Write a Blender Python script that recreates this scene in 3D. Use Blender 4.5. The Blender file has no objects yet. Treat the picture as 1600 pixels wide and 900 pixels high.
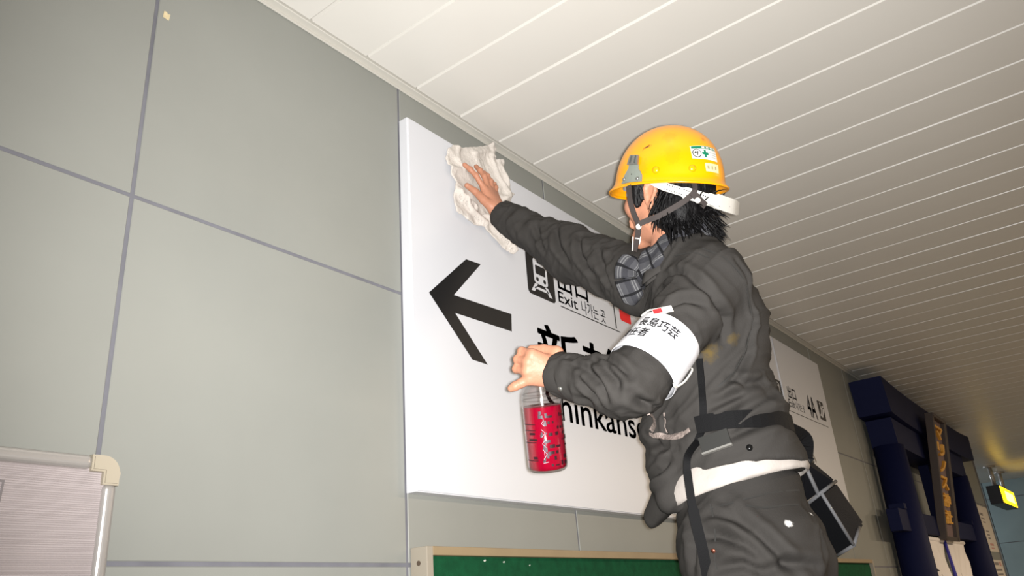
import bpy, bmesh, math, random
import numpy as np
from mathutils import Vector, Matrix
from mathutils.bvhtree import BVHTree

random.seed(7)
SC = bpy.context.scene
COL = SC.collection

# ---------------------------------------------------------------- camera
CAM = np.array([0.0, 0.0, 1.45])
YAW, PITCH, ROLL = 0.9422772, 0.39753465, 0.07882702
fw = np.array([math.cos(PITCH)*math.sin(YAW), math.cos(PITCH)*math.cos(YAW), math.sin(PITCH)])
r0 = np.array([math.cos(YAW), -math.sin(YAW), 0.0])
d0 = np.cross(fw, r0)
rt = math.cos(ROLL)*r0 + math.sin(ROLL)*d0
dn = -math.sin(ROLL)*r0 + math.cos(ROLL)*d0
cam_data = bpy.data.cameras.new('camera')
cam_data.sensor_width = 36.0
cam_data.lens = 1227.4/1600*36.0
cam_data.clip_start = 0.05
cam = bpy.data.objects.new('camera', cam_data)
COL.objects.link(cam)
cam.matrix_world = Matrix(((rt[0], -dn[0], -fw[0], CAM[0]), (rt[1], -dn[1], -fw[1], CAM[1]), (rt[2], -dn[2], -fw[2], CAM[2]), (0, 0, 0, 1)))
SC.camera = cam

# ---------------------------------------------------------------- light
SC.view_settings.view_transform = 'Standard'
SC.view_settings.look = 'None'
SC.view_settings.gamma = 1.0
SC.view_settings.use_curve_mapping = False
SC.view_settings.exposure = 0.0
world = bpy.data.worlds.new('station_air')
SC.world = world
world.use_nodes = True
bg = world.node_tree.nodes['Background']
bg.inputs[0].default_value = (1.0, 0.86, 0.68, 1)
bg.inputs[1].default_value = 0.13

def lamp(name, kind, loc, energy, color, target=None, **kw):
    l = bpy.data.lights.new(name, kind)
    l.energy = energy
    l.color = color
    for k, v in kw.items():
        setattr(l, k, v)
    o = bpy.data.objects.new(name, l)
    COL.objects.link(o)
    o.location = loc
    if target is not None:
        o.rotation_euler = (Vector(target) - Vector(loc)).to_track_quat('-Z', 'Y').to_euler()
    return o

fl = CAM + 0.017*rt - 0.003*dn + 0.01*fw                      # the camera's own flash, right of the lens
lamp('camera_flash', 'SPOT', fl, 395.0, (1.0, 0.985, 0.97), fl + 5*(fw + 0.10*rt - 0.05*dn), spot_size=math.radians(106), spot_blend=1.0, shadow_soft_size=0.012)
# the corridor's own fluorescent tubes, far down the passage
for tube_x in (4.2, 7.4, 10.6):
    lamp('corridor_tube_light', 'AREA', (tube_x, -2.3, 2.94), 135.0, (1.0, 0.80, 0.58), (tube_x, -2.3, 0), shape='RECTANGLE', size=1.2, size_y=0.2)
lamp('far_passage_light', 'AREA', (13.6, 3.4, 2.9), 60.0, (0.78, 0.9, 1.0), (14.4, 2.6, 1.8), shape='RECTANGLE', size=0.3, size_y=1.2)

# ---------------------------------------------------------------- helpers
def lin(c):
    return tuple(((v/255)/12.92 if v/255 <= 0.04045 else ((v/255+0.055)/1.055)**2.4) for v in c)

def mat(name, rgb, rough=0.6, metal=0.0, var=0.0, vscale=6.0, bump=0.0, bscale=60.0, spec=0.5, trans=0.0, ior=1.45, stretch=(1, 1, 1), rgb2=None, sheen=0.0, coat=0.0):
    m = bpy.data.materials.new(name)
    m.use_nodes = True
    nt = m.node_tree
    b = nt.nodes['Principled BSDF']
    c = lin(rgb)
    b.inputs['Base Color'].default_value = (*c, 1)
    b.inputs['Roughness'].default_value = rough
    b.inputs['Metallic'].default_value = metal
    b.inputs['Specular IOR Level'].default_value = spec
    b.inputs['Transmission Weight'].default_value = trans
    b.inputs['IOR'].default_value = ior
    b.inputs['Sheen Weight'].default_value = sheen
    b.inputs['Coat Weight'].default_value = coat
    tc = nt.nodes.new('ShaderNodeTexCoord')
    mp = nt.nodes.new('ShaderNodeMapping')
    mp.inputs['Scale'].default_value = stretch
    nt.links.new(tc.outputs['Object'], mp.inputs['Vector'])
    if var > 0 or rgb2:
        n = nt.nodes.new('ShaderNodeTexNoise')
        n.inputs['Scale'].default_value = vscale
        n.inputs['Detail'].default_value = 5
        nt.links.new(mp.outputs['Vector'], n.inputs['Vector'])
        mx = nt.nodes.new('ShaderNodeMix')
        mx.data_type = 'RGBA'
        c2 = lin(rgb2) if rgb2 else tuple(v*(1-var) for v in c)
        c1 = c if rgb2 else tuple(min(1, v*(1+var)) for v in c)
        mx.inputs['A'].default_value = (*c1, 1)
        mx.inputs['B'].default_value = (*c2, 1)
        rmp = nt.nodes.new('ShaderNodeMapRange')
        rmp.inputs[1].default_value = 0.3
        rmp.inputs[2].default_value = 0.7
        nt.links.new(n.outputs[0], rmp.inputs[0])
        nt.links.new(rmp.outputs[0], mx.inputs['Factor'])
        nt.links.new(mx.outputs['Result'], b.inputs['Base Color'])
    if bump > 0:
        n2 = nt.nodes.new('ShaderNodeTexNoise')
        n2.inputs['Scale'].default_value = bscale
        n2.inputs['Detail'].default_value = 4
        nt.links.new(mp.outputs['Vector'], n2.inputs['Vector'])
        bp = nt.nodes.new('ShaderNodeBump')
        bp.inputs['Strength'].default_value = bump
        bp.inputs['Distance'].default_value = 0.01
        nt.links.new(n2.outputs[0], bp.inputs['Height'])
        nt.links.new(bp.outputs['Normal'], b.inputs['Normal'])
    return m

def spots(m, places, rgb, soft=0.5, nscale=60.0):
    """stains with a shape of their own: (x, y, z, rx, ry, rz, strength) in object space, broken up by noise"""
    nt = m.node_tree
    b = nt.nodes['Principled BSDF']
    tc = nt.nodes.new('ShaderNodeTexCoord')
    nz = nt.nodes.new('ShaderNodeTexNoise')
    nz.inputs['Scale'].default_value = nscale
    nz.inputs['Detail'].default_value = 6
    nt.links.new(tc.outputs['Object'], nz.inputs['Vector'])
    for (x, y, z, rx, ry, rz, st) in places:
        mp = nt.nodes.new('ShaderNodeMapping')
        mp.inputs['Scale'].default_value = (1/rx, 1/ry, 1/rz)
        mp.inputs['Location'].default_value = (-x/rx, -y/ry, -z/rz)
        nt.links.new(tc.outputs['Object'], mp.inputs['Vector'])
        ln = nt.nodes.new('ShaderNodeVectorMath')
        ln.operation = 'LENGTH'
        nt.links.new(mp.outputs['Vector'], ln.inputs[0])
        a = nt.nodes.new('ShaderNodeMath')
        a.operation = 'MULTIPLY_ADD'
        a.inputs[1].default_value = 1.6
        nt.links.new(nz.outputs[0], a.inputs[0])
        nt.links.new(ln.outputs['Value'], a.inputs[2])
        r = nt.nodes.new('ShaderNodeMapRange')
        r.inputs[1].default_value = 1.75
        r.inputs[2].default_value = 1.75 - soft
        r.inputs[3].default_value = 0
        r.inputs[4].default_value = st
        nt.links.new(a.outputs[0], r.inputs[0])
        mx = nt.nodes.new('ShaderNodeMix')
        mx.data_type = 'RGBA'
        src = b.inputs['Base Color'].links
        if src:
            nt.links.new(src[0].from_socket, mx.inputs['A'])
        else:
            mx.inputs['A'].default_value = b.inputs['Base Color'].default_value
        mx.inputs['B'].default_value = (*lin(rgb), 1)
        nt.links.new(r.outputs[0], mx.inputs['Factor'])
        nt.links.new(mx.outputs['Result'], b.inputs['Base Color'])

def emis(name, rgb, power):
    m = bpy.data.materials.new(name)
    m.use_nodes = True
    b = m.node_tree.nodes['Principled BSDF']
    b.inputs['Base Color'].default_value = (*lin(rgb), 1)
    b.inputs['Emission Color'].default_value = (*lin(rgb), 1)
    b.inputs['Emission Strength'].default_value = power
    return m

def tag(o, label=None, cat=None, group=None, kind=None):
    if label: o['label'] = label
    if cat: o['category'] = cat
    if group: o['group'] = group
    if kind: o['kind'] = kind
    return o

def link(name, me, m, parent=None, smooth=False):
    if m is not None and len(me.materials) == 0:
        me.materials.append(m)
    if smooth:
        me.polygons.foreach_set('use_smooth', [True]*len(me.polygons))
    o = bpy.data.objects.new(name, me)
    COL.objects.link(o)
    if parent is not None:
        o.parent = parent
    return o

def empty(name, loc=(0, 0, 0)):
    o = bpy.data.objects.new(name, None)
    o.empty_display_size = 0.05
    COL.objects.link(o)
    o.location = loc
    return o

def pyd(name, v, f, m, parent=None, smooth=False):
    me = bpy.data.meshes.new(name)
    me.from_pydata([tuple(map(float, p)) for p in v], [], [tuple(map(int, q)) for q in f])
    me.validate()
    me.update()
    return link(name, me, m, parent, smooth)

def bm_obj(name, bm, m, parent=None, smooth=False):
    me = bpy.data.meshes.new(name)
    bmesh.ops.recalc_face_normals(bm, faces=bm.faces[:])
    bm.to_mesh(me)
    bm.free()
    return link(name, me, m, parent, smooth)

def add_box(bm, lo, hi, bevel=0.0, seg=2):
    b = bmesh.new()
    bmesh.ops.create_cube(b, size=1.0)
    for v in b.verts:
        v.co = Vector([(lo[i]+hi[i])/2 + v.co[i]*(hi[i]-lo[i]) for i in range(3)])
    if bevel > 0:
        bmesh.ops.bevel(b, geom=b.edges[:], offset=bevel, segments=seg, affect='EDGES', profile=0.5)
    me = bpy.data.meshes.new('tmp')
    b.to_mesh(me)
    b.free()
    bm.from_mesh(me)
    bpy.data.meshes.remove(me)

def box(name, lo, hi, m, parent=None, bevel=0.0, seg=2):
    bm = bmesh.new()
    add_box(bm, lo, hi, bevel, seg)
    return bm_obj(name, bm, m, parent, smooth=False)

def tube_data(pts, radii, n=10, caps=True):
    pts = [np.array(p, float) for p in pts]
    if np.isscalar(radii): radii = [radii]*len(pts)
    V, F = [], []
    up = None
    for i, p in enumerate(pts):
        t = pts[min(i+1, len(pts)-1)] - pts[max(i-1, 0)]
        t = t/np.linalg.norm(t)
        if up is None:
            up = np.cross(t, [0.31, 0.52, 0.79]); up /= np.linalg.norm(up)
        up = up - t*np.dot(up, t); up /= np.linalg.norm(up)
        s = np.cross(t, up)
        for k in range(n):
            a = 2*math.pi*k/n
            V.append(p + radii[i]*(math.cos(a)*up + math.sin(a)*s))
    for i in range(len(pts)-1):
        for k in range(n):
            F.append((i*n+k, i*n+(k+1) % n, (i+1)*n+(k+1) % n, (i+1)*n+k))
    if caps:
        F.append(tuple(range(n))[::-1])
        F.append(tuple((len(pts)-1)*n+k for k in range(n)))
    return V, F

def tube(name, pts, radii, m, parent=None, n=10, smooth=True):
    V, F = tube_data(pts, radii, n)
    return pyd(name, V, F, m, parent, smooth)

def ribbon(name, pts, ups, width, thick, m, parent=None):
    """a flat strap along pts; ups = outward normal at every point"""
    V, F = [], []
    n = len(pts)
    widths = width if hasattr(width, '__len__') else [width]*n
    for i in range(n):
        p = np.array(pts[i], float)
        t = np.array(pts[min(i+1, n-1)], float) - np.array(pts[max(i-1, 0)], float)
        t /= np.linalg.norm(t)
        u = np.array(ups[i], float); u = u - t*np.dot(u, t); u /= np.linalg.norm(u)
        s = np.cross(t, u)
        w = widths[i]/2
        for a, b in ((-w, 0), (w, 0), (w, thick), (-w, thick)):
            V.append(p + a*s + b*u)
    for i in range(n-1):
        for k in range(4):
            F.append((i*4+k, i*4+(k+1) % 4, (i+1)*4+(k+1) % 4, (i+1)*4+k))
    F.append((3, 2, 1, 0)); F.append(tuple((n-1)*4+k for k in range(4)))
    return pyd(name, V, F, m, parent, False)

def lathe_data(prof, n=32, center=(0, 0, 0)):
    V, F = [], []
    for (r, z) in prof:
        for k in range(n):
            a = 2*math.pi*k/n
            V.append((center[0]+r*math.cos(a), center[1]+r*math.sin(a), center[2]+z))
    for i in range(len(prof)-1):
        for k in range(n):
            F.append((i*n+k, i*n+(k+1) % n, (i+1)*n+(k+1) % n, (i+1)*n+k))
    F.append(tuple(range(n))[::-1]); F.append(tuple((len(prof)-1)*n+k for k in range(n)))
    return V, F

def spline(pts, per=8):
    pts = [np.array(p, float) for p in pts]
    out = []
    for i in range(len(pts)-1):
        p0 = pts[max(i-1, 0)]; p1 = pts[i]; p2 = pts[i+1]; p3 = pts[min(i+2, len(pts)-1)]
        for k in range(per):
            t = k/per
            out.append(0.5*((2*p1)+(-p0+p2)*t+(2*p0-5*p1+4*p2-p3)*t*t+(-p0+3*p1-3*p2+p3)*t**3))
    out.append(pts[-1])
    return out

_tcache = {}
def glyphs(body, bold=0.0, fat=0.0):
    """flat letter shapes of the built-in font: vertices (n,2) scaled to a unit box, and faces"""
    key = (body, bold, fat)
    if key in _tcache: return _tcache[key]
    c = bpy.data.curves.new('lettering', 'FONT')
    c.body = body
    c.offset = fat
    c.resolution_u = 3
    o = bpy.data.objects.new('lettering', c)
    COL.objects.link(o)
    bpy.context.view_layer.update()
    me = o.to_mesh()
    V = np.array([v.co[:2] for v in me.vertices]); F = [tuple(p.vertices) for p in me.polygons]
    o.to_mesh_clear()
    bpy.data.objects.remove(o); bpy.data.curves.remove(c)
    lo, hi = V.min(0), V.max(0)
    if bold > 0:                                        # heavier strokes: the same outline laid down again, slightly shifted
        n = len(V)
        sh = [(bold*math.cos(a), bold*math.sin(a)) for a in np.linspace(0, 2*math.pi, 9)[:-1]]
        F = F + [tuple(i+n*(k+1) for i in f) for k in range(8) for f in F]
        V = np.concatenate([V] + [V+np.array(s) for s in sh])
        lo, hi = V.min(0), V.max(0)
    V = (V-lo)/(hi-lo)
    _tcache[key] = (V, F)
    return V, F

# ---- implicit surfaces: smooth unions of tapered limbs, polygonised by surface nets
def nrm(v):
    v = np.array(v, float)
    return v/np.linalg.norm(v)

class Field:
    def __init__(self):
        self.ops = []
    def cone(self, a, b, ra, rb, k=0.01, frame=None, scale=None, cut=None, sub=False):
        a = np.array(a, float); b = np.array(b, float)
        mx = max(ra, rb)*(max(scale) if scale is not None else 1.0)
        c = (a+b)/2; R = np.linalg.norm(b-a)/2 + mx
        def d(p):
            if frame is not None:
                q = ((p-a) @ frame.T)/scale
                bb = (frame @ (b-a))/scale
            else:
                q = p-a; bb = b-a
            L2 = max(bb @ bb, 1e-12)
            h = np.clip((q @ bb)/L2, 0, 1)
            v = np.sqrt(((q-h[:, None]*bb)**2).sum(1)) - (ra + (rb-ra)*h)
            if cut is not None:
                for (cp, cn) in cut:
                    v = np.maximum(v, (p-cp) @ cn)
            return v
        self.ops.append((d, c, R, k, sub))
        return self
    def ell(self, c, r, frame=np.eye(3), k=0.01, sub=False):
        c = np.array(c, float); r = np.array(r, float)
        def d(p):
            q = (p-c) @ frame.T
            k0 = np.sqrt(((q/r)**2).sum(1)); k1 = np.sqrt(((q/(r*r))**2).sum(1))
            return k0*(k0-1)/np.maximum(k1, 1e-9)
        self.ops.append((d, c, r.max(), k, sub))
        return self
    def __call__(self, p, cull=True):
        out = np.full(len(p), 0.2)
        c = p.mean(0); rad = np.sqrt(((p-c)**2).sum(1).max())
        for (d, oc, R, k, sub) in self.ops:
            if cull and np.linalg.norm(c-oc) - R - rad > 0.06: continue
            v = d(p)
            if sub:
                h = np.clip(0.5-0.5*(out+v)/k, 0, 1)
                out = out*(1-h) - v*h + k*h*(1-h)
            else:
                h = np.clip(0.5+0.5*(out-v)/k, 0, 1)
                out = out*(1-h) + v*h - k*h*(1-h)
        return out

def nets(f, lo, hi, h, B=14):
    lo = np.array(lo, float); hi = np.array(hi, float)
    nb = np.ceil((hi-lo)/(h*B)).astype(int)
    N = nb*B + 4
    gi = np.stack(np.meshgrid(*[np.arange(n) for n in nb], indexing='ij'), -1).reshape(-1, 3)
    cen = lo + (gi+0.5)*B*h
    d = np.concatenate([f(cen[i:i+4000], False) for i in range(0, len(cen), 4000)])
    act = gi[np.abs(d) < B*h*0.87*1.25 + 0.01]
    loc = np.stack(np.meshgrid(*[np.arange(B+1)]*3, indexing='ij'), -1).reshape(-1, 3)
    ck, cp, ek = [], [], [[], [], []]
    key = lambda q: (q[:, 0].astype(np.int64)*N[1] + q[:, 1])*N[2] + q[:, 2]
    corners = np.array([[i, j, k] for i in (0, 1) for j in (0, 1) for k in (0, 1)])
    edges = [(a, b) for a in range(8) for b in range(a+1, 8) if np.abs(corners[a]-corners[b]).sum() == 1]
    for g in act:
        base = g*B
        S = f(lo + (base+loc)*h).reshape(B+1, B+1, B+1)
        if S.min() > 0 or S.max() < 0: continue
        c8 = np.stack([S[i:i+B, j:j+B, k:k+B] for i, j, k in corners], -1).reshape(-1, 8)
        ins = c8 < 0
        sel = np.nonzero(ins.any(1) & ~ins.all(1))[0]
        if not len(sel): continue
        c = c8[sel]; acc = np.zeros((len(sel), 3)); cnt = np.zeros(len(sel))
        for a, b in edges:
            x = (c[:, a] < 0) != (c[:, b] < 0)
            t = np.where(x, c[:, a]/np.where(x, c[:, a]-c[:, b], 1), 0)
            acc += x[:, None]*(corners[a] + t[:, None]*(corners[b]-corners[a])); cnt += x
        ijk = np.stack(np.unravel_index(sel, (B, B, B)), -1) + base
        ck.append(key(ijk+1)); cp.append(lo + (ijk + acc/cnt[:, None])*h)
        s = S < 0
        for ax in range(3):
            s0 = s[:B, :B, :B]
            sh = [slice(0, B)]*3; sh[ax] = slice(1, B+1)
            s1 = s[tuple(sh)]
            e = np.argwhere(s0 != s1)
            if len(e):
                ek[ax].append(np.concatenate([e+base, s0[tuple(e.T)][:, None]], 1))
    ck = np.concatenate(ck); cp = np.concatenate(cp)
    o = np.argsort(ck); ck = ck[o]; cp = cp[o]
    Q = []
    for ax in range(3):
        if not ek[ax]: continue
        e = np.concatenate(ek[ax]); p = e[:, :3]+1; ins = e[:, 3].astype(bool)
        u = np.zeros(3, int); v = np.zeros(3, int); u[(ax+1) % 3] = 1; v[(ax+2) % 3] = 1
        idx = []; ok = np.ones(len(p), bool)
        for off in (-u-v, -v, 0*u, -u):
            kk = key(p+off); i = np.clip(np.searchsorted(ck, kk), 0, len(ck)-1)
            ok &= ck[i] == kk; idx.append(i)
        q = np.stack(idx, 1)[ok]; ii = ins[ok]
        q[~ii] = q[~ii][:, ::-1]
        Q.append(q)
    return cp, np.concatenate(Q)

def vnormals(V, Q):
    n = np.cross(V[Q[:, 2]]-V[Q[:, 0]], V[Q[:, 3]]-V[Q[:, 1]])
    N = np.zeros_like(V)
    for i in range(4): np.add.at(N, Q[:, i], n)
    return N/np.maximum(np.linalg.norm(N, axis=1), 1e-12)[:, None]

def relax(V, Q, it=1, w=0.5):
    for _ in range(it):
        S = np.zeros_like(V); C = np.zeros(len(V))
        for i in range(4):
            for j in (1, 3):
                np.add.at(S, Q[:, i], V[Q[:, (i+j) % 4]]); np.add.at(C, Q[:, i], 1)
        V = V*(1-w) + w*S/np.maximum(C, 1)[:, None]
    return V

def fast_mesh(name, V, Q, m, parent=None, smooth=True):
    me = bpy.data.meshes.new(name)
    me.vertices.add(len(V)); me.vertices.foreach_set('co', np.asarray(V, np.float32).ravel())
    me.loops.add(len(Q)*4); me.loops.foreach_set('vertex_index', Q.astype(np.int32).ravel())
    me.polygons.add(len(Q)); me.polygons.foreach_set('loop_start', np.arange(0, len(Q)*4, 4, dtype=np.int32))
    me.polygons.foreach_set('loop_total', np.full(len(Q), 4, np.int32))
    me.update(calc_edges=True)
    me.validate()
    return link(name, me, m, parent, smooth)

def vnoise(p, seed=0):
    i = np.floor(p).astype(np.int64); f = p-i; f = f*f*(3-2*f)
    def hsh(a):
        n = a[:, 0]*374761393 + a[:, 1]*668265263 + a[:, 2]*2147483647 + seed*974634721
        n = (n ^ (n >> 13))*1274126177 & 0x7fffffffffff
        return ((n ^ (n >> 16)) & 0xffff)/65535.0
    out = 0
    for a in (0, 1):
        for b in (0, 1):
            for c in (0, 1):
                w = (f[:, 0] if a else 1-f[:, 0])*(f[:, 1] if b else 1-f[:, 1])*(f[:, 2] if c else 1-f[:, 2])
                out = out + w*hsh(i+np.array([a, b, c]))
    return out

def creases(V, lines, width):
    """signed fold profile: a ridge with a sharp valley on one side along each polyline; lines = [(pts, amp, width)]"""
    out = np.zeros(len(V))
    for pts, amp, w in lines:
        pts = np.array(pts, float)
        best = np.full(len(V), 9.0); tt = np.zeros(len(V))
        n = len(pts)-1
        for i in range(n):
            a, b = pts[i], pts[i+1]
            h = np.clip(((V-a) @ (b-a))/((b-a) @ (b-a)), 0, 1)
            d = np.linalg.norm(V-a-h[:, None]*(b-a), axis=1)
            s = d < best
            best = np.where(s, d, best); tt = np.where(s, (i+h)/n, tt)
        env = np.sin(np.clip(tt, 0.04, 0.96)*math.pi)**0.6
        out -= amp*env*np.exp(-(best/w)**2)
        out += 0.55*amp*env*np.exp(-((best-2.1*w)/(1.2*w))**2)
    return out

# ================================================================ materials
M_PANEL = mat('wall_panel_coat', (134, 135, 129), 0.42, var=0.045, vscale=2.2, bump=0.06, bscale=14, spec=0.35)
M_SEAL = mat('grey_sealant', (104, 104, 110), 0.7, var=0.12, vscale=14)
M_CEIL = mat('ceiling_enamel', (206, 203, 196), 0.36, var=0.03, vscale=1.5, spec=0.5)
M_CEILBACK = mat('ceiling_void', (70, 66, 62), 0.8)
M_TRIM = mat('white_trim', (188, 185, 176), 0.4)
M_FLOOR = mat('floor_stone', (126, 118, 108), 0.5, var=0.12, vscale=5)
M_TEAL = mat('teal_tile', (120, 136, 138), 0.4, var=0.06, vscale=3)
M_SIGN = mat('sign_white', (203, 204, 208), 0.34, spec=0.45)
M_INK = mat('sign_black', (20, 20, 22), 0.4)
M_INK_FADE = mat('sign_grey_print', (120, 116, 110), 0.45)
M_RED = mat('sign_red', (225, 28, 30), 0.4)
M_ALU = mat('brushed_aluminium', (176, 172, 168), 0.36, metal=0.55, bump=0.05, bscale=180, stretch=(1, 1, 12))
M_BEIGE = mat('beige_plastic', (158, 149, 132), 0.45)
M_GREEN = mat('green_felt', (14, 70, 42), 0.9, var=0.2, vscale=40, bump=0.25, bscale=300, spec=0.2)
M_WOODRAIL = mat('tan_painted_rail', (140, 122, 94), 0.5, var=0.07, vscale=8)
M_STILE = mat('grey_painted_stile', (146, 138, 124), 0.5)
M_RIB = mat('ribbed_paper', (166, 157, 156), 0.75, var=0.05, vscale=10)
M_DARKLINE = mat('grey_marker_line', (110, 104, 104), 0.7)

# ================================================================ the setting
WY = 1.4                                   # wall face
CZ = 2.976                                 # ceiling face
WEND = 11.42

wall = box('wall_left', (-1.66, WY+0.003, 0), (WEND, WY+0.25, 3.2), M_SEAL)
tag(wall, kind='structure')
cols = [0.661 + 0.757*k for k in range(-3, 15)]
rows = [0.0, 0.186, 0.886, 1.586, 2.286, 2.975]
meshes = {}
for ci in range(len(cols)-1):
    for ri in range(len(rows)-1):
        x0, x1 = cols[ci]+0.0042, cols[ci+1]-0.0042
        x1 = min(x1, WEND+0.001)
        if x1-x0 < 0.05: continue
        z0, z1 = rows[ri]+0.0042, rows[ri+1]-0.0042
        key = (round(x1-x0, 3), ri)
        if key not in meshes:
            bm = bmesh.new()
            w, h = (x1-x0)/2, (z1-z0)/2
            add_box(bm, (-w, 0, -h), (w, 0.02, h), 0.0014, 1)
            me = bpy.data.meshes.new('wall_panel'); bmesh.ops.recalc_face_normals(bm, faces=bm.faces[:]); bm.to_mesh(me); bm.free()
            me.materials.append(M_PANEL); meshes[key] = me
        o = bpy.data.objects.new('wall_panel', meshes[key]); COL.objects.link(o); o.parent = wall
        o.location = ((x0+x1)/2, WY + random.uniform(0, 0.0008), (z0+z1)/2)

ceiling = box('ceiling', (-1.6, -5.0, CZ+0.022), (17.2, 4.6, CZ+0.16), M_CEILBACK)
tag(ceiling, kind='structure')
prof = [(-0.0992, 0.008), (-0.0962, 0.0), (0.0962, 0.0), (0.0992, 0.008), (0.0992, 0.02), (-0.0992, 0.02)]
def slat_mesh(y0, y1):
    V = [(x, y, z) for y in (y0, y1) for (x, z) in prof]
    n = len(prof)
    F = [(i, (i+1) % n, n+(i+1) % n, n+i) for i in range(n)] + [tuple(range(n))[::-1], tuple(range(n, 2*n))]
    me = bpy.data.meshes.new('ceiling_slat'); me.from_pydata(V, [], F)
    bm = bmesh.new(); bm.from_mesh(me); bmesh.ops.recalc_face_normals(bm, faces=bm.faces[:]); bm.to_mesh(me); bm.free()
    me.materials.append(M_CEIL); return me
sm_near, sm_far = slat_mesh(-5.0, WY-0.0315), slat_mesh(-5.0, 4.5)
k = 0
x = 1.0594 - 0.2026*11 + 0.1013
while x < 17.0:
    o = bpy.data.objects.new('ceiling_slat', sm_near if x < WEND else sm_far); COL.objects.link(o); o.parent = ceiling
    o.location = (x, 0, CZ + random.uniform(-0.0009, 0.0009)); x += 0.2026

bm = bmesh.new()
add_box(bm, (-1.6, WY-0.027, CZ-0.006), (WEND, WY-0.001, CZ+0.02), 0.0015, 1)
add_box(bm, (-1.6, WY-0.006, CZ-0.014), (WEND, WY-0.0005, CZ-0.004), 0.001, 1)
tag(bm_obj('trim_1', bm, M_TRIM), kind='structure')
tag(box('floor', (-2.5, -5.0, -0.1), (17.2, 4.6, 0.0), M_FLOOR), kind='structure')

# the passage beyond: the wall ends, a teal tiled wall closes it
wr = box('wall_return', (WEND-0.0001, WY+0.25, 0), (WEND+0.0, 4.5, 3.1), M_PANEL)
bpy.data.objects.remove(wr)
far = box('wall_back', (15.6, -5.0, 0), (15.8, 4.6, 3.2), M_SEAL); tag(far, kind='structure')
tw = 0.86
bm = bmesh.new(); add_box(bm, (0, -tw/2+0.006, -0.345), (0.02, tw/2-0.006, 0.345), 0.002, 1)
tm = bpy.data.meshes.new('wall_tile'); bmesh.ops.recalc_face_normals(bm, faces=bm.faces[:]); bm.to_mesh(tm); bm.free(); tm.materials.append(M_TEAL)
for iy in range(11):
    for iz in range(5):
        o = bpy.data.objects.new('wall_tile', tm); COL.objects.link(o); o.parent = far
        o.location = (15.588 - 0.003*((iy*7+iz*3) % 3)/3, -4.55 + iy*tw, -0.1 + 0.7*iz + 0.355)

# ================================================================ direction sign
SY0, SY = 1.399, 1.3627
def on_sign(x): return x*0.9463
def on_sign_z(z): return 1.45 + (z-1.45)*0.9463
SX0, SX1, SZ0, SZ1, SEAM = 1.416, 5.215, 1.752, 2.846, 4.372
sign = empty('direction_sign', ((SX0+SX1)/2, SY0, SZ0))
tag(sign, 'long white wall sign with black arrow, station lettering and train pictogram', 'sign')
def rel(parent):
    return Vector(parent.location)
def put(o, parent):
    """parent o, whose mesh is in world coordinates, without moving it"""
    o.parent = parent
    o.matrix_parent_inverse = Matrix.Translation(-Vector(parent.location)) if parent.type == 'EMPTY' else Matrix.Identity(4)
    return o
put(box('cabinet', (SX0, SY+0.003, SZ0), (SX1, SY0, SZ1), M_SIGN, None, 0.002), sign)
put(box('face_panel', (SX0+0.003, SY, SZ0+0.003), (SEAM-0.001, SY+0.004, SZ1-0.003), M_SIGN, None, 0.0012), sign)
put(box('face_panel', (SEAM+0.001, SY, SZ0+0.003), (SX1-0.003, SY+0.004, SZ1-0.003), M_SIGN, None, 0.0012), sign)
bm = bmesh.new()
V, F = tube_data([(SEAM, SY, SZ0+0.004), (SEAM, SY, SZ1-0.02)], 0.007, 10)
put(pyd('seam_strip', V, F, M_SIGN, None, True), sign)

def flat(name, polys, m, parent, y):
    """flat print: polygons of (x, z) on the plane y, facing -y"""
    bm = bmesh.new()
    for poly in polys:
        bm.faces.new([bm.verts.new((p[0], y, p[1])) for p in poly])
    for f in bm.faces: f.normal_update()
    bmesh.ops.triangulate(bm, faces=bm.faces[:])
    for f in bm.faces:
        f.normal_update()
        if f.normal.y > 0: f.normal_flip()
    me = bpy.data.meshes.new(name); bm.to_mesh(me); bm.free()
    o = link(name, me, m)
    return put(o, parent)

def letter(name, body, x0, x1, z0, z1, m, parent, y, bold=0.0):
    V, F = glyphs(body, bold)
    return put(pyd(name, [(x0+v[0]*(x1-x0), y, z0+v[1]*(z1-z0)) for v in V], F, m), parent)

def rrect(x0, x1, z0, z1, r, n=5):
    P_ = []
    for (cx, cz, a0) in ((x1-r, z1-r, 0), (x0+r, z1-r, 90), (x0+r, z0+r, 180), (x1-r, z0+r, 270)):
        for i in range(n+1):
            a = math.radians(a0+90*i/n)
            P_.append((cx+r*math.cos(a), cz+r*math.sin(a)))
    return P_

def disc(x, z, r, n=16):
    return [(x+r*math.cos(2*math.pi*i/n), z+r*math.sin(2*math.pi*i/n)) for i in range(n)]

PY1 = SY-0.0006
arrow = [(1.4830, 1.3627, 2.2964), (1.6518, 1.3627, 2.4528), (1.7212, 1.3627, 2.4579), (1.5881, 1.3627, 2.3182), (1.8604, 1.3627, 2.3294), (1.8550, 1.3627, 2.2704), (1.5899, 1.3627, 2.2634), (1.7246, 1.3627, 2.1361), (1.6556, 1.3627, 2.1374)]
tipz = arrow[0][2]
flat('arrow', [[(p[0], p[2]) for p in arrow]], M_INK, sign, PY1)

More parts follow.
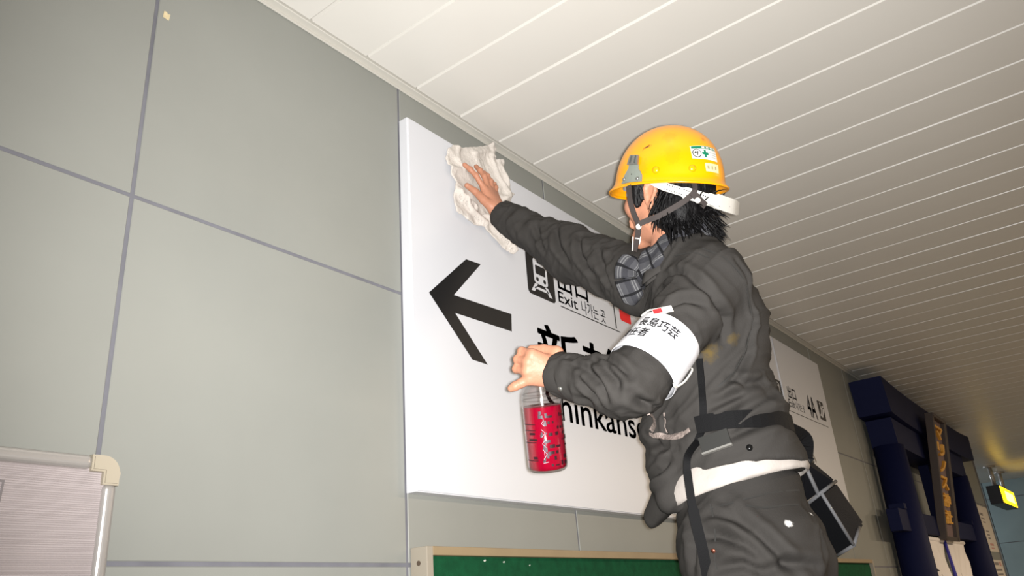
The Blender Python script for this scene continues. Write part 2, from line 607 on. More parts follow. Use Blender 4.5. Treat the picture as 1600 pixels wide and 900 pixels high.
def train_icon(x0, x1, z0, z1, name='train_pictogram', ink=None):
    ink = ink or M_INK
    X = lambda u: x0+u*(x1-x0)
    Z = lambda v: z0+v*(z1-z0)
    root = flat(name, [rrect(x0, x1, z0, z1, 0.10*(x1-x0))], ink, sign, PY1)
    w = [rrect(X(.25), X(.75), Z(.30), Z(.90), 0.09*(x1-x0)), [(X(.27), Z(.29)), (X(.37), Z(.29)), (X(.24), Z(.09)), (X(.12), Z(.09))], [(X(.63), Z(.29)), (X(.73), Z(.29)), (X(.88), Z(.09)), (X(.76), Z(.09))], [(X(.28), Z(.225)), (X(.72), Z(.225)), (X(.76), Z(.165)), (X(.24), Z(.165))]]
    def sub(nm, polys, mm, y):
        o = flat(nm, polys, mm, sign, y); o.matrix_parent_inverse = Matrix.Identity(4); o.parent = root; return o
    sub('train_front', w, M_SIGN, PY1-0.0004)
    sub('train_windows', [rrect(X(.32), X(.68), Z(.53), Z(.74), 0.03*(x1-x0)), rrect(X(.40), X(.60), Z(.80), Z(.85), 0.01*(x1-x0)), disc(X(.37), Z(.41), .05*(x1-x0)), disc(X(.63), Z(.41), .05*(x1-x0))], ink, PY1-0.0008)
    return root
train_icon(1.964, 2.124, 2.434, 2.592)
letter('exit_lettering_japanese', '出口', 2.148, 2.345, 2.496, 2.592, M_INK, sign, PY1, 0.012)
letter('exit_lettering', 'Exit', 2.143, 2.266, 2.449, 2.492, M_INK, sign, PY1, 0.008)
letter('exit_lettering_korean', '나가는 곳', 2.292, 2.458, 2.444, 2.498, M_INK, sign, PY1, 0.004)
flat('rule_line', [[(2.152, 2.4335), (2.56, 2.4335), (2.56, 2.4375), (2.152, 2.4375)]], M_INK, sign, PY1)
flat('number_border', [[(2.529, 2.445), (2.537, 2.445), (2.537, 2.60), (2.529, 2.60)], [(2.529, 2.592), (2.72, 2.592), (2.72, 2.60), (2.529, 2.60)]], M_INK, sign, PY1)
flat('red_square', [rrect(2.574, 2.66, 2.49, 2.58, 0.01)], M_RED, sign, PY1)
letter('line_lettering_japanese', '新幹線', 1.990, 2.80, 2.135, 2.345, M_INK, sign, PY1, 0.014)
letter('line_lettering', 'Shinkansen', 2.008, 2.738, 2.022, 2.124, M_INK, sign, PY1, 0.010)
# far end of the sign: exit 4A and the bus lettering
train_icon(4.215, 4.372, 2.430, 2.572)
letter('exit_lettering_japanese', '出口', 4.462, 4.600, 2.492, 2.568, M_INK, sign, PY1, 0.012)
letter('exit_lettering', 'Exit', 4.445, 4.545, 2.440, 2.486, M_INK, sign, PY1, 0.006)
letter('exit_lettering_korean', '나가는 곳', 4.565, 4.712, 2.438, 2.486, M_INK, sign, PY1, 0.004)
letter('exit_number', '4A', 4.782, 4.945, 2.432, 2.570, M_INK, sign, PY1, 0.012)
esc = flat('escalator_pictogram', [rrect(5.002, 5.118, 2.446, 2.568, 0.008)], M_INK, sign, PY1)
def sub2(nm, polys, mm, y, root):
    o = flat(nm, polys, mm, sign, y); o.matrix_parent_inverse = Matrix.Identity(4); o.parent = root; return o
sub2('escalator_steps', [[(5.012, 2.468), (5.03, 2.468), (5.088, 2.532), (5.112, 2.532), (5.112, 2.544), (5.082, 2.544), (5.025, 2.48), (5.012, 2.48)], [(5.035, 2.462), (5.06, 2.462), (5.112, 2.515), (5.112, 2.527), (5.09, 2.524), (5.05, 2.476), (5.035, 2.474)], disc(5.052, 2.55, 0.011), [(5.044, 2.505), (5.060, 2.520), (5.060, 2.538), (5.044, 2.538)]], M_SIGN, PY1-0.0004, esc)
flat('rule_line', [[(4.42, 2.4105), (5.13, 2.4105), (5.13, 2.4145), (4.42, 2.4145)]], M_INK, sign, PY1)
letter('bus_lettering', 'バス', 4.33, 4.722, 2.145, 2.325, M_INK_FADE, sign, PY1, 0.0)

# ================================================================ green notice board under the sign
gx0, gx1, gz0, gz1, gy0, gy1 = 1.426, 5.367, 0.72, 1.624, 1.399, 1.345
gb = empty('notice_board', ((gx0+gx1)/2, gy0, gz0))
tag(gb, 'long green felt notice board with tan frame below the white sign', 'notice board')
put(box('felt', (gx0+0.01, gy1+0.022, gz0+0.01), (gx1-0.01, gy0, gz1-0.01), M_GREEN), gb)
put(box('rail', (gx0+0.022, gy1, gz1-0.021), (gx1-0.022, gy0, gz1), M_WOODRAIL, None, 0.0015), gb)
put(box('rail', (gx0+0.022, gy1, gz0), (gx1-0.022, gy0, gz0+0.022), M_WOODRAIL, None, 0.0015), gb)
stl = put(box('stile', (gx0, gy1, gz0), (gx0+0.022, gy0, gz1), M_STILE, None, 0.0015), gb)
put(box('stile', (gx1-0.022, gy1, gz0), (gx1, gy0, gz1), M_STILE, None, 0.0015), gb)
V, F = tube_data([(gx0-0.0015, 1.372, gz1-0.037), (gx0+0.002, 1.372, gz1-0.037)], 0.006, 8)
scr = pyd('screw', V, F, mat('rusty_screw', (96, 82, 70), 0.6, 0.5)); scr.parent = stl
M_CHALK = mat('paper_scrap', (196, 200, 190), 0.8)
for (px_, pz_, w_) in ((1.665, 1.594, 0.006), (1.745, 1.591, 0.005), (1.86, 1.583, 0.004)):
    put(flat('paper_scrap', [[(px_-w_, pz_), (px_, pz_-w_*.6), (px_+w_, pz_+.001), (px_+.3*w_, pz_+w_*.5)]], M_CHALK, gb, gy1+0.0212), gb)

# ================================================================ ribbed board, lower left
bx0, bx1, bz0, bz1 = -0.75, 0.670, 0.62, 1.752
by1, by0 = 1.335, 1.365
wb = empty('ribbed_board', ((bx0+bx1)/2, by0, 0))
tag(wb, 'pale ribbed board in an aluminium frame with beige corners at lower left', 'board')
bm = bmesh.new()
add_box(bm, (bx0+0.012, by1+0.009, bz0+0.012), (bx1-0.012, by0-0.006, bz1-0.012))
put(bm_obj('backing_sheet', bm, M_RIB), wb)
bm = bmesh.new()                                         # the ribs of the sheet
nz = 330
zs = np.linspace(bz0+0.022, bz1-0.022, nz)
ribV, ribF = [], []
for i, z in enumerate(zs):
    j = random.uniform(-0.0004, 0.0004)
    b0 = len(ribV)
    x0_, x1_ = bx0+0.02, bx1-0.020+random.uniform(-0.0016, 0.0006)
    for (yy, zz) in ((by1+0.0092, z-0.0016), (by1+0.0072, z+j), (by1+0.0092, z+0.0016)):
        ribV += [(x0_, yy, zz), (x1_, yy, zz)]
    ribF += [(b0, b0+1, b0+3, b0+2), (b0+2, b0+3, b0+5, b0+4)]
rb = put(pyd('ribs', ribV, ribF, M_RIB), wb); tag(rb, kind='stuff')
fw_ = 0.024
def bar(lo, hi):
    return put(box('frame_bar', lo, hi, M_ALU, None, 0.0095, 5), wb)
bar((bx0+0.02, by1, bz1-fw_), (bx1-0.045, by0, bz1-0.001)); bar((bx0+0.02, by1, bz0+0.001), (bx1-0.045, by0, bz0+fw_))
bar((bx1-fw_, by1, bz0+0.045), (bx1-0.001, by0, bz1-0.045)); bar((bx0+0.001, by1, bz0+0.045), (bx0+fw_, by0, bz1-0.045))
def corner(cx, cz, sx, sz):
    R_, L_, W_ = 0.028, 0.048, 0.027
    out = [(0, -L_), (0, -R_)] + [(-R_+R_*math.cos(a), -R_+R_*math.sin(a)) for a in np.linspace(0, math.pi/2, 8)] + [(-L_, 0), (-L_, -W_), (-W_, -W_), (-W_, -L_)]
    V = [(cx+sx*p[0], y, cz+sz*p[1]) for y in (by1-0.0025, by0+0.002) for p in out]; n = len(out)
    F = [tuple(range(n)), tuple(range(n, 2*n))[::-1]] + [(i, (i+1) % n, n+(i+1) % n, n+i) for i in range(n)]
    bm = bmesh.new(); me = bpy.data.meshes.new('t'); me.from_pydata(V, [], F); bm.from_mesh(me); bpy.data.meshes.remove(me)
    bmesh.ops.recalc_face_normals(bm, faces=bm.faces[:])
    bmesh.ops.bevel(bm, geom=[e for e in bm.edges if abs(e.verts[0].co.y-e.verts[1].co.y) < 1e-5], offset=0.003, segments=2, affect='EDGES')
    put(bm_obj('corner_cap', bm, M_BEIGE), wb)
corner(bx1, bz1, 1, 1); corner(bx0, bz1, -1, 1); corner(bx1, bz0, 1, -1); corner(bx0, bz0, -1, -1)
for xx in (bx0+0.12, bx1-0.12):
    put(box('stand_leg', (xx-0.012, by0-0.004, 0.02), (xx+0.012, by0+0.02, bz0+0.3), M_ALU, None, 0.003), wb)
    put(box('stand_foot', (xx-0.015, 1.05, 0), (xx+0.015, by0+0.03, 0.03), M_ALU, None, 0.004), wb)
put(flat('bracket_mark', [[(0.30, 1.7005), (0.4980, 1.7005), (0.4980, 1.6970), (0.30, 1.6970)], [(0.4945, 1.697), (0.4980, 1.697), (0.4970, 1.668), (0.4940, 1.668)]], M_DARKLINE, wb, by1+0.0068), wb)

# scrap of old tape high on the wall
tp = flat('tape_scrap', [[(0.676, 2.752), (0.690, 2.750), (0.692, 2.768), (0.686, 2.766), (0.683, 2.770), (0.677, 2.769)]], mat('old_tape', (204, 188, 150), 0.6, var=0.1, vscale=120), empty('t'), 1.3988)
bpy.data.objects.remove(tp.parent); tp.parent = None; tp.matrix_parent_inverse = Matrix.Identity(4)
bm = bmesh.new(); bm.from_mesh(tp.data); r_ = bmesh.ops.extrude_face_region(bm, geom=bm.faces[:]); bmesh.ops.translate(bm, vec=(0, 0.001, 0), verts=[v for v in r_['geom'] if isinstance(v, bmesh.types.BMVert)]); bm.to_mesh(tp.data); bm.free()
tag(tp, 'small scrap of old beige tape stuck high on the grey wall', 'tape')

# ================================================================ far end: blue shrine gate, plaque, curtain, posters, lit sign
M_NAVY = mat('navy_paint', (15, 20, 52), 0.6, var=0.08, vscale=3, spec=0.12)
M_PLQ = mat('plaque_board', (104, 84, 82), 0.6, var=0.12, vscale=8, stretch=(8, 8, 1))
M_PLQF = mat('plaque_frame', (58, 46, 38), 0.5)
M_GOLD = mat('gold_letters', (214, 160, 66), 0.45, metal=0.25)
M_NOREN = mat('white_cotton', (216, 210, 205), 0.85, bump=0.08, bscale=120, sheen=0.2)
M_BLUE = mat('blue_cord', (52, 48, 140), 0.7)
M_PAPER = mat('poster_paper', (206, 198, 186), 0.6)
M_SMUDGE = mat('poster_print', (128, 120, 116), 0.7)
M_SMUDGE2 = mat('poster_print_red', (186, 142, 132), 0.7)

gate = empty('shrine_gate', (7.5, 1.295, 0))
tag(gate, 'dark blue shrine gate with two round pillars against the far wall', 'gate')
def beam(name, x0, x1, y0, y1, z0, z1, sori, slant, parent):
    """a lintel whose ends sweep up; ends cut at a slant"""
    n = 16
    V, F = [], []
    for i in range(n+1):
        t = i/n
        up = sori*(2*t-1)**4
        for (zz, s) in ((z0, 0), (z1, 1)):
            x = x0+(x1-x0)*t + (slant*s if i == n else (-slant*s if i == 0 else 0))
            V += [(x, y0, zz+up), (x, y1, zz+up)]
    for i in range(n):
        a, b = i*4, i*4+4
        F += [(a, b, b+2, a+2), (a+1, a+3, b+3, b+1), (a+2, b+2, b+3, a+3), (a, a+1, b+1, b)]
    F += [(0, 2, 3, 1), (n*4, n*4+1, n*4+3, n*4+2)]
    bm = bmesh.new(); me = bpy.data.meshes.new('t'); me.from_pydata(V, [], F); bm.from_mesh(me); bpy.data.meshes.remove(me)
    return put(bm_obj(name, bm, M_NAVY), parent)
beam('top_lintel', 6.10, 9.55, 1.165, 1.393, 2.585, 2.84, 0.035, 0.06, gate)
beam('second_lintel', 6.20, 8.93, 1.195, 1.375, 2.385, 2.583, 0.012, 0.03, gate)
for px_, ptop in ((6.13, 6.24), (8.88, 8.80)):
    V, F = tube_data([(px_, 1.275, 0), (px_, 1.275, 0.16), (px_, 1.275, 0.17), (px_+(ptop-px_)*.5, 1.275, 1.3), (ptop, 1.275, 2.40)], [0.121, 0.121, 0.118, 0.114, 0.106], 28)
    put(pyd('pillar', V, F, M_NAVY, None, True), gate)
put(box('tie_beam', (5.86, 1.235, 1.80), (9.2, 1.315, 1.945), M_NAVY, None, 0.004), gate)
for px_ in (6.18, 8.86):
    put(box('wedge', (px_-0.17, 1.225, 1.945), (px_-0.10, 1.325, 1.985), M_NAVY, None, 0.003), gate)
    put(box('wedge', (px_+0.10, 1.225, 1.945), (px_+0.17, 1.325, 1.985), M_NAVY, None, 0.003), gate)
put(box('strut', (7.42, 1.25, 1.945), (7.56, 1.33, 2.385), M_NAVY, None, 0.004), gate)

# plaque, leaning forward
plq = empty('shrine_plaque', (7.30, 1.245, 1.77))
tag(plq, 'tall dark plaque with raised gold characters hanging on the blue gate', 'plaque')
lean = math.radians(8.5)
plq.rotation_euler = (lean, 0, 0)
PW, PH = 0.46, 0.98
box('board', (-PW/2+0.02, -0.022, 0.02), (PW/2-0.02, 0.004, PH-0.02), M_PLQ, plq)
box('frame_side', (-PW/2-0.02, -0.05, 0), (-PW/2+0.02, 0.01, PH), M_PLQF, plq, 0.003)
box('frame_side', (PW/2-0.04, -0.05, 0), (PW/2+0.06, 0.01, PH), M_PLQF, plq, 0.003)
box('frame_top', (-PW/2, -0.055, PH-0.03), (PW/2, 0.008, PH), M_PLQF, plq, 0.003)
box('frame_foot', (-PW/2, -0.05, 0), (PW/2, 0.008, 0.03), M_PLQF, plq, 0.003)
def solid_letter(body, x0, x1, z0, z1, y0, y1, m, parent, bold):
    V2, F2 = glyphs(body, 0.0, bold)
    me = bpy.data.meshes.new('gold_character')
    me.from_pydata([(x0+v[0]*(x1-x0), y0, z0+v[1]*(z1-z0)) for v in V2], [], F2)
    bm = bmesh.new(); bm.from_mesh(me)
    bmesh.ops.remove_doubles(bm, verts=bm.verts[:], dist=1e-5)
    r = bmesh.ops.extrude_face_region(bm, geom=bm.faces[:])
    bmesh.ops.translate(bm, vec=(0, y1-y0, 0), verts=[v for v in r['geom'] if isinstance(v, bmesh.types.BMVert)])
    bmesh.ops.recalc_face_normals(bm, faces=bm.faces[:])
    bm.to_mesh(me); bm.free()
    return link('gold_character', me, m, parent)
for i, ch in enumerate('マリノス神社'):
    zc = PH-0.135-i*0.133
    solid_letter(ch, -0.145, 0.135, zc-0.052, zc+0.052, -0.042, -0.022, M_GOLD, plq, 0.025)

# white divided curtain under the tie beam
nor = empty('curtain', (7.25, 1.262, 1.785))
tag(nor, 'white divided cloth curtain with dark brush marks hanging in the blue gate', 'curtain')
V, F = tube_data([(6.33, 1.262, 1.772), (8.12, 1.262, 1.772)], 0.017, 12)
put(pyd('curtain_rod', V, F, M_NOREN, None, True), nor)
def drape(xa, xb, gather, m, name, seed):
    """one half of the curtain, swept toward the middle cord"""
    nu, nv = 60, 50
    V, F = [], []
    for j in range(nv+1):
        v = j/nv
        for i in range(nu+1):
            u = i/nu
            x = xa+(xb-xa)*u
            z = 1.765 - v*0.85
            pull = math.exp(-((v-0.02)/0.5)**2)
            x2 = x + (gather-x)*0.10*math.sin(min(1, v*1.6)*math.pi)
            w = abs(x-gather)/abs(xb-xa)
            y = 1.262 - 0.004 + 0.020*math.sin(9*w + 7*v*(1-w)+seed)*min(1, 3*v) + 0.012*math.sin(23*w+4*v*w*6+seed)*min(1, 4*v)
            z -= 0.05*math.sin(math.pi*w)*min(1, v*4)*pull
            V.append((x2, y, z))
    for j in range(nv):
        for i in range(nu):
            a = j*(nu+1)+i
            F.append((a, a+1, a+nu+2, a+nu+1))
    o = pyd(name, V, F, m, None, True)
    md = o.modifiers.new('thickness', 'SOLIDIFY'); md.thickness = 0.003
    return put(o, nor), np.array(V).reshape(nv+1, nu+1, 3)
o1, G1 = drape(6.37, 7.20, 7.22, M_NOREN, 'curtain_half', 0.4)
o2, G2 = drape(7.26, 8.08, 7.24, M_NOREN, 'curtain_half', 1.9)
def brush(G, marks, parent):
    V, F = [], []
    for (u, v, w, h) in marks:
        b = len(V)
        for (du, dv) in ((-w, -h*.6), (w*.4, -h), (w, h*.3), (-w*.3, h)):
            uu = min(max(u+du, 0), .999)*(G.shape[1]-1); vv = min(max(v+dv, 0), .999)*(G.shape[0]-1)
            p = G[int(vv), int(uu)]
            V.append((p[0], p[1]-0.004, p[2]))
        F.append((b, b+1, b+2, b+3))
    o = pyd('brush_mark', V, F, M_INK, None); put(o, nor); o.matrix_parent_inverse = Matrix.Identity(4); o.parent = parent
    return o
brush(G1, [(.35, .22, .07, .018), (.42, .27, .04, .014), (.40, .40, .10, .03), (.55, .42, .05, .03), (.62, .52, .06, .015), (.38, .55, .06, .04)], o1)
brush(G2, [(.48, .26, .05, .012), (.56, .32, .10, .014), (.62, .40, .06, .03), (.75, .46, .08, .02), (.66, .52, .06, .02)], o2)
V, F = tube_data([(7.23, 1.250, 1.80), (7.23, 1.240, 1.6), (7.25, 1.238, 1.42), (7.26, 1.24, 1.2)], [0.012, 0.012, 0.016, 0.028], 10)
put(pyd('blue_cord', V, F, M_BLUE, None, True), nor)

# posters at the end of the beige wall
p1 = box('poster', (10.22, 1.396, 1.755), (11.25, 1.3995, 2.262), M_PAPER)
tag(p1, 'tall white paper poster with faint print right of the blue gate', 'poster')
def print_marks(root, marks, y):
    for (nm, polys, mm) in marks:
        for poly in polys:
            e_ = empty('t'); o = flat(nm, [poly], mm, e_, y); bpy.data.objects.remove(e_); o.matrix_parent_inverse = Matrix.Identity(4); o.parent = root
q = lambda x0, x1, z0, z1: [(x0, z0), (x1, z0), (x1, z1), (x0, z1)]
print_marks(p1, [('print_block', [q(10.62, 10.82, 2.15, 2.18), q(10.62, 10.86, 2.11, 2.125), q(10.68, 10.86, 2.07, 2.085), q(10.40, 10.44, 1.98, 2.10), q(10.52, 10.62, 1.96, 2.0), q(10.70, 10.92, 1.97, 1.985), q(10.70, 10.9, 1.93, 1.945), q(10.72, 10.88, 1.89, 1.91)], M_SMUDGE), ('print_block', [q(10.72, 10.98, 1.82, 1.845), q(10.74, 10.96, 1.785, 1.80)], M_SMUDGE2)], 1.3955)
p2 = box('poster', (10.12, 1.394, 1.20), (11.20, 1.3995, 1.665), M_PAPER)
tag(p2, 'pale printed notice below the white poster beside the blue gate', 'poster')
print_marks(p2, [('print_block', [q(10.22, 10.5, 1.60, 1.645), q(10.22, 10.5, 1.52, 1.58), q(10.22, 10.5, 1.43, 1.50), q(10.62, 10.9, 1.61, 1.64), q(10.62, 11.05, 1.55, 1.57), q(10.62, 11.05, 1.50, 1.52), q(10.62, 11.05, 1.45, 1.47)], M_SMUDGE), ('print_block', [q(10.95, 11.1, 1.60, 1.645)], M_SMUDGE2)], 1.3935)

# lit hanging sign
hs = empty('hanging_sign', (13.8, 1.465, 2.976))
tag(hs, 'yellow lit box sign hanging on two rods at far right', 'sign')
put(box('sign_case', (13.05, 1.388, 2.43), (14.55, 1.55, 2.68), mat('dark_sign_case', (38, 42, 52), 0.4), None, 0.006), hs)
put(box('lit_face', (13.09, 1.380, 2.445), (14.51, 1.389, 2.665), emis('lit_yellow_face', (255, 196, 16), 4.5), None), hs)
put(box('lit_center', (13.45, 1.376, 2.49), (14.30, 1.381, 2.62), emis('lit_white_centre', (255, 232, 110), 4.0), None), hs)
for xx in (13.35, 14.30):
    V, F = tube_data([(xx, 1.47, 2.675), (xx, 1.47, 2.979)], 0.03, 12)
    put(pyd('hanging_rod', V, F, M_ALU, None, True), hs)
    V, F = tube_data([(xx, 1.47, 2.955), (xx, 1.47, 2.978)], 0.08, 12)
    put(pyd('ceiling_plate', V, F, M_ALU, None, True), hs)
# the corridor tubes are unseen area lights only, no fitting is built

# ================================================================ the worker
M_SKIN = mat('skin', (172, 120, 95), 0.5, var=0.05, vscale=30, bump=0.12, bscale=160, spec=0.4)
M_JACKET = mat('charcoal_work_cloth', (53, 51, 49), 0.8, var=0.06, vscale=14, bump=0.10, bscale=260, spec=0.10)
M_TROUSER = mat('charcoal_trouser_cloth', (51, 49, 47), 0.82, var=0.07, vscale=10, bump=0.10, bscale=240, spec=0.10)
M_SHIRT = mat('white_undershirt', (166, 159, 153), 0.85, bump=0.10, bscale=90, spec=0.2)
M_HAIR = mat('black_hair', (9, 8, 9), 0.55, bump=0.4, bscale=160, stretch=(1, 1, 0.15), spec=0.25)
M_WEB = mat('black_webbing', (14, 14, 15), 0.7, bump=0.15, bscale=500, spec=0.12)
M_WHITEPLASTIC = mat('white_plastic', (196, 194, 188), 0.4)
M_STEEL = mat('dull_steel', (150, 150, 145), 0.35, metal=0.8)

# joints
HC = np.array((1.5632, 0.6610, 2.3432))                        # middle of the head
Hf, Hr, Hu = None, None, None
tilt = math.radians(20)
yaw, roll = math.radians(8), math.radians(10)             # turned a little to the right, head leaning to the left
Hr = np.array([math.cos(yaw), -math.sin(yaw), 0.0]); Hf = math.cos(tilt)*np.array([math.sin(yaw), math.cos(yaw), 0.0]) + math.sin(tilt)*np.array([0, 0, 1.0]); Hu = np.cross(Hr, Hf)
Hr = math.cos(roll)*Hr + math.sin(roll)*Hu; Hu = np.cross(Hr, Hf)
HF = np.stack([Hr, Hf, Hu])                              # rows: right, forward, up
def hd(r, f, u): return HC + r*Hr + f*Hf + u*Hu

NECK = np.array((1.5915, 0.6651, 2.2055))
CH = np.array((1.6488, 0.6574, 2.0542))
WA = np.array((1.6783, 0.6677, 1.7764))
PE = np.array((1.6948, 0.6634, 1.5697))
LSH = np.array((1.5282, 0.5768, 2.0895)); LEL = np.array((1.3337, 0.7041, 1.8469)); LWR = np.array((1.3340, 0.8743, 1.9178))
RSH = np.array((1.6660, 0.8038, 2.2035)); RWR = np.array((1.7213, 1.2750, 2.5999))
REL = np.array((1.7236, 1.0392, 2.3829))
Tr = nrm([0.80, 0.60, 0]); Tf = np.cross([0, 0, 1], Tr)          # chest: right, forward
Pr = nrm([0.985, 0.17, 0]); Pf = np.cross([0, 0, 1], Pr)         # hips
TFm = np.stack([Tr, Tf, [0, 0, 1]]); PFm = np.stack([Pr, Pf, [0, 0, 1]])
LHIP = PE - 0.085*Pr + np.array([0, 0, -0.03]); RHIP = PE + 0.085*Pr + np.array([0, 0, -0.03])
FLOORZ = 0.70                                           # the step he stands on
LKN = np.array([LHIP[0]-0.01, LHIP[1]+0.05, 1.11]); RKN = np.array([RHIP[0]+0.02, RHIP[1]+0.07, 1.11])
LAN = np.array([LHIP[0]-0.01, LHIP[1]+0.0, FLOORZ+0.08]); RAN = np.array([RHIP[0]+0.03, RHIP[1]+0.03, FLOORZ+0.08])

# ---- body: head, neck, torso, arms, hands, legs in one skin
def hand(fd, W, d, s, n, fingers, thumb, palm):
    F3 = np.stack([d, s, n])
    w = lambda q: W + q[0]*d + q[1]*s + q[2]*n
    for (a, b, ra, rb) in palm:
        fd.cone(w(a), w(b), ra, rb, 0.012)
    for f_ in fingers:
        pts, r = f_
        for i in range(len(pts)-1):
            fd.cone(w(pts[i]), w(pts[i+1]), r*(1-0.07*i), r*(1-0.07*(i+1)), 0.0035 if i else 0.006)
        for i in (1, 2):
            if i < len(pts)-1: fd.ell(w(np.array(pts[i])+np.array([0, 0, 0.001])), np.array([r*1.04]*3), k=0.003)
    pts, rr = thumb
    for i in range(len(pts)-1):
        fd.cone(w(pts[i]), w(pts[i+1]), rr[i], rr[i+1], 0.012 if i == 0 else 0.004)

def build_body():
    fd = Field()
    # torso core and legs
    fd.cone(PE, WA, 0.098, 0.092, 0.04, PFm, np.array([1.3, 1, 1]))
    fd.cone(WA, CH, 0.092, 0.10, 0.04, TFm, np.array([1.3, 1, 1]))
    fd.cone(LSH*0.92+RSH*0.08, LSH*0.08+RSH*0.92, 0.045, 0.045, 0.05)
    fd.cone(CH, NECK, 0.09, 0.06, 0.05)
    for hip, kn, an, sg in ((LHIP, LKN, LAN, -1), (RHIP, RKN, RAN, 1)):
        fd.cone(hip, kn, 0.078, 0.052, 0.03); fd.cone(kn, an, 0.050, 0.036, 0.02)
        fd.cone(an + np.array([0, -0.03, -0.045]), an + np.array([0, 0.13, -0.05]), 0.030, 0.025, 0.02)
    # arms
    fd.cone(LSH, LEL, 0.046, 0.040, 0.03); fd.cone(LEL, LWR, 0.039, 0.026, 0.02)
    fd.cone(RSH, REL, 0.046, 0.040, 0.03); fd.cone(REL, RWR, 0.039, 0.026, 0.02)
    # neck and head
    fd.cone(NECK + 0.0*Hf, hd(0, -0.022, -0.06), 0.060, 0.054, 0.03)
    fd.ell(hd(0, -0.012, 0.052), [0.076, 0.098, 0.082], HF, 0.02)
    fd.ell(hd(0, 0.022, -0.012), [0.064, 0.075, 0.088], HF, 0.02)
    fd.cone(hd(-0.046, 0.010, -0.062), hd(0, 0.070, -0.095), 0.020, 0.020, 0.02)
    fd.cone(hd(0.046, 0.010, -0.062), hd(0, 0.070, -0.095), 0.020, 0.020, 0.02)
    for s_ in (-1, 1):
        fd.ell(hd(s_*0.038, 0.066, -0.020), [0.024, 0.024, 0.024], HF, 0.02)      # cheekbone
        fd.ell(hd(s_*0.032, 0.092, 0.012), [0.017, 0.012, 0.011], HF, 0.008, True)  # eye socket
        fd.ell(hd(s_*0.032, 0.082, 0.012), [0.012, 0.012, 0.012], HF, 0.004)
        fd.cone(hd(s_*0.014, 0.094, 0.029), hd(s_*0.050, 0.080, 0.030), 0.007, 0.006, 0.01)
        # ear: bowl, rim, lobe
        e0 = lambda f, u, r=0.078: hd(s_*r, f, u)
        rim = [e0(-0.002, -0.020), e0(0.004, 0.012, 0.080), e0(-0.004, 0.030, 0.083), e0(-0.018, 0.036, 0.086), e0(-0.030, 0.024, 0.088), e0(-0.030, 0.004, 0.086), e0(-0.020, -0.014, 0.082), e0(-0.012, -0.030, 0.078)]
        for i in range(len(rim)-1): fd.cone(rim[i], rim[i+1], 0.0050, 0.0050, 0.003)
        fd.ell(e0(-0.012, 0.006, 0.074), [0.006, 0.018, 0.028], HF, 0.006)
        fd.ell(e0(-0.010, -0.028, 0.077), [0.006, 0.008, 0.010], HF, 0.005)
        fd.ell(e0(0.002, -0.004, 0.078), [0.004, 0.005, 0.007], HF, 0.004)
    fd.cone(hd(0, 0.096, 0.016), hd(0, 0.112, -0.022), 0.008, 0.011, 0.010)
    for s_ in (-1, 1): fd.ell(hd(s_*0.012, 0.102, -0.026), [0.008, 0.010, 0.008], HF, 0.006)
    fd.cone(hd(-0.018, 0.090, -0.052), hd(0.018, 0.090, -0.052), 0.006, 0.006, 0.008)
    fd.cone(hd(-0.016, 0.088, -0.063), hd(0.016, 0.088, -0.063), 0.007, 0.007, 0.007)
    fd.cone(hd(-0.022, 0.098, -0.0575), hd(0.022, 0.098, -0.0575), 0.0015, 0.0015, 0.003, sub=True)
    # right hand, flat on the cloth
    tipm = np.array((1.6837, 1.3320, 2.8064)); d = nrm(tipm - RWR)
    thumb_t = np.array((1.6187, 1.3350, 2.6751))
    n0 = np.array([0, -1.0, 0]); n_ = nrm(n0 - d*(n0 @ d)); s = np.cross(n_, d)
    if (thumb_t-RWR) @ s < 0: s = -s
    W = RWR
    fing = [([(0.092, 0.028, 0.002), (0.132, 0.047, 0.006), (0.156, 0.058, 0.002), (0.177, 0.067, -0.004)], 0.0092),
            ([(0.092, 0.006, 0.004), (0.137, 0.006, 0.009), (0.165, 0.006, 0.004), (0.187, 0.005, -0.003)], 0.0090),
            ([(0.087, -0.013, 0.003), (0.127, -0.022, 0.008), (0.153, -0.026, 0.003), (0.173, -0.029, -0.004)], 0.0084),
            ([(0.079, -0.030, 0.0), (0.110, -0.044, 0.003), (0.128, -0.052, -0.001), (0.143, -0.057, -0.005)], 0.0074)]
    th = ([(0.018, 0.016, -0.004), (0.046, 0.050, -0.004), (0.066, 0.082, 0.0), (0.083, 0.110, -0.002)], [0.016, 0.0135, 0.0105, 0.0085])
    palm = [((-0.03, 0, 0), (0.012, 0, 0), 0.025, 0.023), ((0.01, 0.012, 0), (0.088, 0.025, 0), 0.017, 0.0125), ((0.01, 0.004, 0.001), (0.092, 0.006, 0.001), 0.018, 0.0125), ((0.01, -0.006, 0), (0.087, -0.012, 0), 0.017, 0.012), ((0.008, -0.012, 0), (0.079, -0.028, -0.001), 0.016, 0.011)]
    hand(fd, W, d, s, n_, fing, th, palm)
    # left hand, closed round the sprayer's neck, little finger sticking out
    knk = np.array((1.2654, 0.9249, 1.9404)); W2 = LWR + 0.0*LWR
    d = nrm(knk - W2); view = nrm(CAM - W2); n_ = nrm(view - d*(view @ d)); s = np.cross(n_, d)
    if s[2] < 0: s = -s
    fing = []
    for (sx, r, ln, mc) in ((0.026, 0.0095, 0.036, 0.060), (0.007, 0.0100, 0.039, 0.064), (-0.013, 0.0095, 0.037, 0.061)):
        fing.append(([(mc, sx, 0.0), (mc+0.016, sx, -0.030), (mc-0.006, sx-0.001, -0.052), (mc-0.026, sx-0.002, -0.046)], r))
    fing.append(([(0.050, -0.027, -0.003), (0.064, -0.039, -0.008), (0.074, -0.048, -0.010), (0.081, -0.055, -0.012)], 0.0100))
    th = ([(-0.006, 0.018, -0.006), (0.006, 0.043, -0.010), (0.030, 0.042, -0.032), (0.052, 0.036, -0.050)], [0.017, 0.0135, 0.011, 0.0095])
